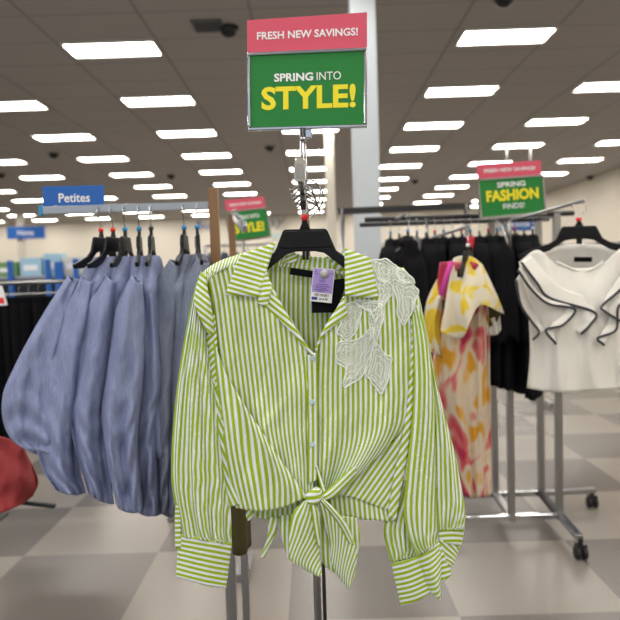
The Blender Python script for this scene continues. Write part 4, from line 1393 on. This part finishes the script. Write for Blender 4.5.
# collar and lapels
def wing(mb, poly, d, ax, un, n=14, curve=2.5, seed=0):
    """flat collar piece: 4 corners TL TR BR BL, d depths, stripes run along ax"""
    tl, tr, br, bl_ = poly
    pts, uvs = [], []
    for j in range(n):
        t = j / (n - 1)
        P, Q = [], []
        for i in range(n):
            s = i / (n - 1)
            x = (tl[0] * (1 - s) + tr[0] * s) * (1 - t) + (bl_[0] * (1 - s) + br[0] * s) * t
            y = (tl[1] * (1 - s) + tr[1] * s) * (1 - t) + (bl_[1] * (1 - s) + br[1] * s) * t
            dd = (d[0] * (1 - s) + d[1] * s) * (1 - t) + (d[3] * (1 - s) + d[2] * s) * t
            dd += curve * math.sin(PI * s) * math.sin(PI * min(1, t * 0.9 + 0.1)) + 0.8 * noise.noise(Vector((x / 14 + seed, y / 14, 0)))
            P.append(at(x, y, D0 - dd / 1000))
            Q.append((x * ax[0] + y * ax[1], t))
        pts.append(P)
        uvs.append(Q)
    mb.quadgrid(pts, uvs)

mb = MB()
wing(mb, [(240, 255), (276, 241.5), (258.5, 297), (225, 295)], [21, 4, 30, 27], (-0.28, 0.96), 0, curve=4)
wing(mb, [(276, 241.5), (266, 251), (258, 303.5), (258.3, 296)], [4, 14, 30, 30], (-0.28, 0.96), 0)
wing(mb, [(266, 251), (263, 260), (272, 289), (259, 303)], [12, 14, 27, 30], (0.12, 0.99), 0, curve=1)
wing(mb, [(260, 296), (272, 288), (267, 307), (258, 303)], [29, 27, 28, 30], (0.12, 0.99), 0, curve=1)
mb.build('collar_wing', 'stripe', bl, solid=0.0016)
mb = MB()
wing(mb, [(344.5, 248), (371, 258), (379, 299), (345, 296)], [10, 24, 31, 30], (0.26, 0.96), 0, curve=5)
mb.build('collar_wing', 'stripe', bl, solid=0.0016)
mb = MB()
def lapel(mb, inner, outer, ax, dI, dO, n=30):
    a = resample([(*p, d) for p, d in zip(inner, dI)], n)
    b = resample([(*p, d) for p, d in zip(outer, dO)], n)
    pts, uvs = [], []
    for p, q in zip(a, b):
        P, Q = [], []
        for i in range(10):
            s = i / 9
            x, y, d = (p[k] + (q[k] - p[k]) * s for k in range(3))
            d += 3.0 * math.sin(PI * min(1, s * 1.1))
            P.append(at(x, y, D0 - d / 1000))
            Q.append((x * ax[0] + y * ax[1], s))
        pts.append(P)
        uvs.append(Q)
    mb.quadgrid(pts, uvs)
lapel(mb, [(270, 281), (280, 301), (292, 322), (304, 341), (314, 354)], [(265, 307), (276, 317), (290, 331), (303, 346), (314, 358)], (-0.62, 0.78), [18, 19, 20, 21, 22], [24, 24, 24, 23, 22])
mb.build('lapel', 'stripe', bl, solid=0.0012)
mb = MB()
lapel(mb, [(343.5, 296), (336, 309), (328, 321), (320, 336), (315, 350)], [(348, 315), (344, 319), (334, 326), (323, 336), (316.5, 352)], (0.55, 0.83), [24, 20, 20, 20, 20], [26, 26, 25, 23, 22])
mb.build('lapel', 'stripe', bl, solid=0.0012)

# sleeves -----------------------------------------------------------
def sleevefold(cx, n, amp, ph, lean=0.0):
    def f(x, y, s, t):
        g = max(0, (t - 0.72) / 0.28)
        d = amp * (0.35 + 0.65 * min(1, t * 1.6)) * math.sin(s * n + ph + t * lean)
        d += amp * 0.5 * math.sin(s * n * 2.3 + ph * 2 + t * 2)
        d += g * 2.8 * math.sin(s * 46 + 2 * math.sin(t * 9)) * (1 if t < 0.99 else 0.7)
        return d
    return f

sl = MB()
SL = [(201, 271), (194.5, 288), (188, 320), (181, 360), (175.5, 400), (172, 445), (171.5, 480), (175, 505), (180, 537)]
SR = [(204, 276), (203.5, 296), (204, 322), (209, 360), (215, 398), (222, 445), (228, 485), (231, 515), (231.5, 545)]
wd = [b[0] - a[0] for a, b in zip(SL, SR)]
cS = [zipc(SL, 0, 0)]
for f, dd in ((0.25, 17), (0.5, 24), (0.75, 20)):
    cS.append([(a[0] + (b[0] - a[0]) * f, a[1] + (b[1] - a[1]) * f, dd * min(1, w / 30), w * f * 1.12) for a, b, w in zip(SL, SR, wd)])
cS.append([(b[0], b[1], 8, w * 1.12) for b, w in zip(SR, wd)])
sheet(sl, cS, D0, 60, 130, wr=1.2, wsx=7, wsy=90, seed=41, arc=0.88, fold=sleevefold(0, 19, 4.2, 0.6, -1.8))
tubeback(sl, cS, D0, 26)
# sleeve cap with diagonal stripes
cC2 = [
    zipc([(200, 273), (196, 290), (194, 303), (199, 316), (207, 332)], [2, 12, 18, 20, 18], 0),
    zipc([(206, 276), (208, 290), (211, 304), (213, 318), (214, 336)], [12, 14, 16, 14, 10], 0),
]
sheet(sl, cC2, D0, 14, 34, bulge=5, wr=1.5, seed=42, axis=(-0.62, 0.78))
sl.build('left_sleeve', 'stripe', bl, solid=0.0008)
mb = MB()
cq = [zipc([(178, 534), (177.5, 555), (176, 577)], [0, 0, 0], [0, 22, 44]), zipc([(197, 537), (194, 559), (191, 581)], [20, 18, 17], [0, 22, 44]),
      zipc([(216, 541), (212, 564), (208, 586)], [22, 21, 20], [1, 23, 45]), zipc([(232, 543), (229, 566), (226, 588)], [10, 8, 8], [0, 22, 44])]
sheet(mb, cq, D0, 26, 24, wr=0.8, seed=43)
tubeback(mb, cq, D0, 26)
cf = mb.build('left_cuff', 'stripe', bl, solid=0.0016)
mb = MB()
sheet(mb, [zipc([(175.5, 503), (175, 525), (175.5, 548)], -4, [0, 23, 46]), zipc([(180, 503), (181, 525), (181, 548)], 4, [0, 23, 46])], D0, 6, 24, bulge=2, wr=0.3, uscale=1.0)
mb.build('cuff_slit', 'stripe', bl, solid=0.0016)

sr = MB()
HL = [(412, 318), (413, 350), (413.5, 385), (412, 420), (409, 450), (406, 480), (404, 510), (408, 535), (418, 556)]
HR = [(419, 300), (428, 345), (433, 385), (435, 420), (436, 450), (436.5, 480), (437, 510), (438, 530), (438, 544)]
def mkcols(L, R, dl, dr, bl_, k=1.1):
    wd = [math.hypot(b[0] - a[0], (b[1] - a[1]) * 0.3) for a, b in zip(L, R)]
    c = [zipc(L, dl, 0)]
    for f in (0.25, 0.5, 0.75):
        c.append([(a[0] + (b[0] - a[0]) * f, a[1] + (b[1] - a[1]) * f, dl + (dr - dl) * f + bl_ * math.sin(PI * f) * min(1, w / 18), w * f * k) for a, b, w in zip(L, R, wd)])
    c.append([(b[0], b[1], dr, w * k) for b, w in zip(R, wd)])
    return c
cH1 = mkcols(HL, HR, 12, 4, 16)
sheet(sr, cH1, D0, 36, 120, wr=1.0, wsx=7, wsy=90, seed=51, arc=0.85, fold=sleevefold(0, 9, 3.4, 0.2, 1.6))
tubeback(sr, cH1, D0, 20)
JL = [(417, 296), (425, 335), (430, 375), (434, 410), (435.5, 440), (436, 470), (436.5, 500), (437, 515), (438, 530)]
JR = [(418, 292), (426.5, 330), (435, 375), (443, 408), (450, 435), (456.5, 460), (462, 490), (465, 512), (464.5, 530)]
cJ = mkcols(JL, JR, 2, -6, 14)
sheet(sr, cJ, D0, 36, 120, wr=1.0, wsx=7, wsy=90, seed=52, arc=0.85, fold=sleevefold(0, 10, 3.2, 1.7, -1.2))
tubeback(sr, cJ, D0, 22)
KL = [(400, 480), (393, 500), (387, 515), (384, 530), (386, 545), (392, 563)]
KR = [(410, 480), (412, 500), (414, 515), (416, 530), (417, 545), (419, 556)]
cK = mkcols(KL, KR, -10, -2, 8)
sheet(sr, cK, D0, 28, 50, wr=1.0, wsx=6, seed=53, arc=0.8, fold=sleevefold(0, 14, 3.6, 0, 0))
# shoulder cap
cap = [
    zipc([(404, 268), (411, 300), (413, 330), (414, 350)], [13, 13, 12, 12], [0, 4, 6, 7]),
    zipc([(412, 279), (418, 300), (421, 325), (424, 345)], [6, 10, 11, 11], [9, 13, 17, 20]),
    zipc([(413, 281), (420, 300), (424, 325), (428, 348)], [-6, -6, -6, -6], [12, 17, 22, 26]),
]
sheet(sr, cap, D0, 14, 34, wr=0.8, seed=54)
sr.build('right_sleeve', 'stripe', bl, solid=0.0008)
mb = MB()
c1 = [zipc([(391.5, 564), (396, 585), (401, 606)], [-6, -4, -4], [0, 21, 43]), zipc([(405, 560.5), (410, 582), (416, 601.5)], [8, 9, 9], [0, 21, 42]), zipc([(419.5, 555), (426, 574), (432, 592)], [10, 10, 10], [0, 20, 40])]
sheet(mb, c1, D0, 18, 22, wr=0.7, seed=61)
c2 = [zipc([(418, 556), (424, 574), (431, 592)], [12, 12, 12], [0, 19, 38]), zipc([(427, 552), (434, 576), (440, 600)], [20, 22, 20], [0, 24, 48]), zipc([(438, 539), (441, 560), (440, 596)], [10, 10, 14], [-6, 18, 50])]
sheet(mb, c2, D0, 16, 24, wr=0.7, seed=62)
c3 = [zipc([(437, 541), (440, 560), (441, 584)], [8, 8, 8], [0, 18, 40]), zipc([(442, 545), (448, 562), (452, 574)], [4, 2, 2], [8, 22, 34])]
sheet(mb, c3, D0, 10, 16, bulge=4, wr=0.5, seed=63)
c4 = [zipc([(438, 530), (439, 536), (440, 541)], [4, 6, 6], [0, 6, 11]), zipc([(452, 529), (452, 536), (451, 544)], [8, 8, 8], [0, 7, 14]), zipc([(464, 530), (463, 538), (461, 546)], [-8, -8, -8], [0, 8, 16])]
sheet(mb, c4, D0, 16, 10, wr=0.5, seed=64)
c5 = [zipc([(440, 540), (443, 555), (449, 566)], [6, 6, 4], [0, 9, 17]), zipc([(451, 541), (452, 554), (452, 566)], [6, 4, 2], [-8, 2, 14]), zipc([(461.5, 543), (458, 552), (453, 566)], [-8, -6, -2], [-15, -6, 13])]
sheet(mb, c5, D0, 12, 12, wr=0.5, seed=65)
tubeback(mb, c1, D0, 20)
mb.build('right_cuff', 'stripe', bl, solid=0.0016)

# knot and tie tails
p = at(314, 496, D0 - 0.042)
mb = MB()
pts, uvs = [], []
for j in range(16):
    a = PI * j / 15
    P, Q = [], []
    for i in range(25):
        b = 2 * PI * i / 24
        rr = 0.016 * math.sin(a) * (1 + 0.12 * math.sin(3 * b + a * 2))
        v = Vector((-0.021 * math.cos(a), math.sin(b) * rr, math.cos(b) * rr * 0.95))
        v = Matrix.Rotation(-0.85, 3, 'Y') @ v
        P.append(p + v)
        Q.append((i * 0.95 + j * 1.1, 0))
    pts.append(P)
    uvs.append(Q)
mb.quadgrid(pts, uvs)
mb.build('knot', 'stripe', bl)
def tail(name, cols, seed, nu=26, nv=40, wr=1.2, bulge=3, uscale=1.0):
    mb = MB()
    sheet(mb, cols, D0, nu, nv, wr=wr, seed=seed, bulge=bulge, uscale=uscale)
    return mb.build(name, 'stripe', bl, solid=0.001)
# front left tail with folded lip
tail('tie_tail', [zipc([(303, 502), (293, 513), (289.5, 535), (290, 558), (302, 568), (319, 577)], [40, 38, 34, 32, 32, 32], [0, 0, 2, 12, 30, 60]),
                  zipc([(308, 499), (305, 520), (304, 540), (305, 558), (310, 568), (320, 576.5)], [46, 44, 40, 36, 34, 32], [10, 14, 21, 33, 44, 61]),
                  zipc([(313, 501), (317, 520), (318.5, 540), (320, 558), (321, 568), (321.5, 575)], [42, 38, 34, 32, 32, 32], [20, 28, 37, 50, 58, 63])], 71)
tail('tie_tail', [zipc([(309, 498), (311, 512), (314, 530), (317, 545)], [44, 46, 42, 38], [0, 0, 0, 0]),
                  zipc([(313, 499), (319, 512), (320, 530), (320, 546)], [40, 42, 38, 36], [6, 9, 8, 5])], 72, nu=10, bulge=4)
# front right tail, twisted
tail('tie_tail', [zipc([(316, 504), (323, 520), (330, 545), (331, 562), (340, 578), (348, 588)], [34, 28, 20, 18, 18, 20], [0, 6, 10, 16, 36, 52]),
                  zipc([(320, 502), (332, 517), (340, 538), (344, 556), (347, 575), (349.5, 588)], [38, 34, 28, 26, 24, 22], [8, 18, 28, 38, 50, 58]),
                  zipc([(325, 501), (341, 516), (351, 535), (357, 552), (355, 572), (351, 586)], [34, 30, 26, 22, 20, 20], [16, 30, 42, 54, 62, 62])], 73)
tail('tie_tail', [zipc([(318, 499), (326, 508), (338, 524), (348, 542)], [40, 40, 34, 30], [0, 0, 0, 0]),
                  zipc([(322, 498), (334, 508), (347, 524), (354, 545)], [40, 42, 38, 32], [8, 11, 11, 7])], 74, nu=12, bulge=5)
# inner facing panel hanging behind the right tail
tail('tie_end', [zipc([(316, 512), (317, 540), (322, 562), (336, 574)], [6, 6, 6, 8], [0, 0, 4, 18]),
                 zipc([(338, 515), (338, 540), (340, 562), (345, 580)], [12, 12, 12, 10], [22, 22, 24, 28]),
                 zipc([(357, 518), (360, 536), (357, 556), (350, 576)], [4, 4, 4, 6], [44, 46, 42, 36])], 75)
tail('tie_end', [zipc([(268, 517), (268, 532), (265, 545), (260, 557)], -14, [0, 4, 8, 12]), zipc([(277, 517), (276, 532), (270, 546), (264, 558)], -12, [9, 12, 15, 16])], 76, nu=8)
tail('tie_end', [zipc([(279, 516), (281, 535), (287, 556), (289, 560)], -12, [0, 2, 8, 10]), zipc([(292, 514), (292, 535), (294, 552), (299, 562)], -8, [13, 14, 16, 20])], 77, nu=10)
tail('tie_end', [zipc([(247, 510), (246, 516), (248, 521)], -4, [0, 4, 8]), zipc([(252, 510), (254, 515), (250, 520)], -2, [6, 9, 11])], 78, nu=6, nv=10)

# labels inside the neck (stitched to the blouse)
Mx, w, h = frame((289.5, 274.5), (313, 278), (289.3, 267.5), D0 + 0.022, D0 + 0.022)
MB().prism([(0, 0), (w, 0), (w, h), (0, h)], Mx, 0.0015).build('neck_label', 'black_cloth', bl, smooth=False)

# cords and leaves of lace on the right shoulder
bpy.context.view_layer.update()
fr = MB()
sheet(fr, cD, D0, 60, 90, wr=5.4, seed=21, fold=fD)
sheet(fr, cap, D0, 14, 34, wr=0.8, seed=54)
o0 = [tuple(v) for v in fr.v]
bvh = BVHTree.FromPolygons(o0, fr.f)
def onto(x, y, lift):
    d = ray(x, y)
    hit = bvh.ray_cast(CAM, d)
    if hit[0] is None:
        D = D0 - 0.010
        return at(x, y, D - lift)
    return hit[0] - d * lift

def lace_mat():
    m = mat('lace_net', (0.80, 0.86, 0.80), 0.8)
    nt = m.node_tree
    b = nt.nodes['Principled BSDF']
    uv = N(nt, 'ShaderNodeUVMap')
    sp = N(nt, 'ShaderNodeSeparateXYZ')
    nt.links.new(uv.outputs[0], sp.inputs[0])
    a = math_node(nt, 'SINE', math_node(nt, 'MULTIPLY', math_node(nt, 'ADD', sp.outputs[0], sp.outputs[1]), 2 * PI / 3.0))
    c = math_node(nt, 'SINE', math_node(nt, 'MULTIPLY', math_node(nt, 'SUBTRACT', sp.outputs[0], sp.outputs[1]), 2 * PI / 3.0))
    k = math_node(nt, 'MAXIMUM', a, c)
    k2 = math_node(nt, 'GREATER_THAN', k, 0.55)
    k3 = math_node(nt, 'MULTIPLY_ADD', k2, 0.65, 0.25)
    nt.links.new(k3, b.inputs['Alpha'])
    return m
M['lace'] = lace_mat()
M['cord'] = mat('lace_cord', (0.90, 0.95, 0.88), 0.6)
leaves = [
    [(372, 263), (384, 259), (396, 266), (396, 277), (388, 284), (379, 279)],
    [(394, 282), (404, 283), (414, 285), (418, 292), (414, 306), (409, 318), (403, 324), (398, 316), (397, 302)],
    [(376, 278), (390, 284), (393, 292), (386, 302), (381, 308), (378, 303), (380, 296)],
    [(356, 300), (370, 301), (382, 302), (381, 311), (376, 322), (370, 312), (362, 308)],
    [(346, 304), (357, 304), (361, 312), (358, 326), (351, 338), (343, 338), (338, 331), (343, 318)],
    [(337, 343), (350, 342), (362, 336), (372, 329), (375, 340), (370, 355), (366, 368), (358, 380), (348, 386), (343, 383), (346, 368), (336, 361)],
    [(374, 344), (384, 353), (391, 358), (390, 370), (386, 385), (382, 393), (377, 390), (371, 380), (366, 376), (370, 360)],
    [(370, 318), (380, 305), (383, 318), (379, 332), (376, 346), (371, 338)],
    [(397, 268), (407, 273), (415, 282), (408, 283), (399, 279)],
]
lace = MB()
cords = MB()
for li, lf in enumerate(leaves):
    n = 44
    ol = smooth_poly(lf, n)
    cx = sum(p[0] for p in ol) / n
    cy = sum(p[1] for p in ol) / n
    grid, uvs = [], []
    for k in range(7):
        f = k / 6
        grid.append([onto(cx + (x - cx) * f * 0.99 , cy + (y - cy) * f * 0.99, 0.0016 + 0.0006 * (k < 6)) for x, y in ol])
        uvs.append([(cx + (x - cx) * f, cy + (y - cy) * f) for x, y in ol])
    lace.quadgrid(grid, uvs, 0, True)
    for f, r in ((1.0, 0.0014), (0.80, 0.0009), (0.58, 0.0008), (0.30, 0.0008)):
        sh = (1 - f) * 5 * math.sin(li * 2.1)
        path = []
        for q in range(n + 1):
            x, y = ol[q % n]
            wob = 1 + (0.06 * math.sin(q * 0.9 + li) if f == 1.0 else 0.10 * math.sin(q * 0.43 * (1 + li % 3) + li))
            path.append(onto(cx + sh + (x - cx) * f * wob, cy + sh * 0.6 + (y - cy) * f * wob, 0.0026))
        cords.tube(path, r, 5)
    # zigzag bars between the outer cords
    path = []
    for q in range(0, n + 1):
        x, y = ol[q % n]
        f = 0.98 if q % 2 else 0.70
        path.append(onto(cx + (x - cx) * f, cy + (y - cy) * f, 0.0024))
    cords.tube(path, 0.0005, 4)
lc = lace.build('lace_applique', 'lace', bl)
cords.build('corded_edge', 'cord', lc)

# tags hanging in the neck
bt = MB()
Mx, w, h = frame((312, 313), (338, 312.5), (310.5, 283), D0 + 0.012, D0 + 0.012)
MB().prism([(0, 0), (w * 0.93, 0), (w * 1.42, h * 1.15), (0.0, h * 1.02)], Mx, 0.0012).build('brand_tag', 'black_cloth', None, smooth=False)
o = bpy.context.view_layer.objects.active
bo = [x for x in COL.objects if x.name == 'brand_tag'][0]
tag(bo, 'blank black card tag hanging in the neck behind the purple price tag', 'tag')
Mx, w, h = frame((310, 301), (331.5, 303.2), (313, 267.5), D0 + 0.003, D0 + 0.003)
pt = empty('price_tag', Mx.translation, 'purple and white price tag with round pin in the blouse neck', 'price tag')
MB().prism([(0, 0), (w, 0), (w, h), (0, h)], Mx, 0.0006).build('card', 'white_print', pt, smooth=False)
MB().prism([(w * .03, h * .28), (w * .97, h * .28), (w * .97, h * .985), (w * .03, h * .985)], Mx @ Matrix.Translation((0, -0.0006, 0)), 0.0004).build('violet_panel', 'violet_card', pt, smooth=False)
ink = MB()
rr = random.Random(4)
for k in range(22):
    x = w * (0.16 + 0.70 * k / 22)
    ww = w * rr.choice([0.008, 0.014, 0.02])
    ink.prism([(x, h * .17), (x + ww, h * .17), (x + ww, h * .25), (x, h * .25)], Mx @ Matrix.Translation((0, -0.0006, 0)), 0.0003)
ink.build('barcode', 'ink', pt, smooth=False)
MB().prism([(w * .06, h * .05), (w * .32, h * .05), (w * .32, h * .14), (w * .06, h * .14)], Mx @ Matrix.Translation((0, -0.0006, 0)), 0.0003).build('store_mark', 'navy_print', pt, smooth=False)
text('$19.99', 'price', 'ink', pt, Mx, w * .42, w * .8, h * .055, h * .125, y=-0.0006, bold=0.02, ext=0.0003)
text('Sizes', 'lettering', 'violet_ink', pt, Mx, w * .33, w * .62, h * .60, h * .66, y=-0.0010, ext=0.0003)
ink = MB()
for k, (a, b, z) in enumerate([(.25, .75, .52), (.15, .85, .46), (.2, .7, .41), (.15, .8, .36), (.3, .6, .32), (.08, .2, .88), (.8, .93, .86), (.1, .22, .82)]):
    ink.prism([(w * a, h * z), (w * b, h * z), (w * b, h * (z + .018)), (w * a, h * (z + .018))], Mx @ Matrix.Translation((0, -0.0010, 0)), 0.0003)
ink.build('fine_print', 'violet_ink', pt, smooth=False)
p = Mx @ Vector((w * 0.52, -0.003, h * 0.84))
MB().lathe([(0.0001, -0.006), (0.004, -0.0055), (0.0085, -0.002), (0.0095, 0.001), (0.0085, 0.0025), (0.0001, 0.0025)], p, 20, axis='Y').build('security_pin', mat('pin_grey', (0.42, 0.43, 0.42), 0.4), pt)
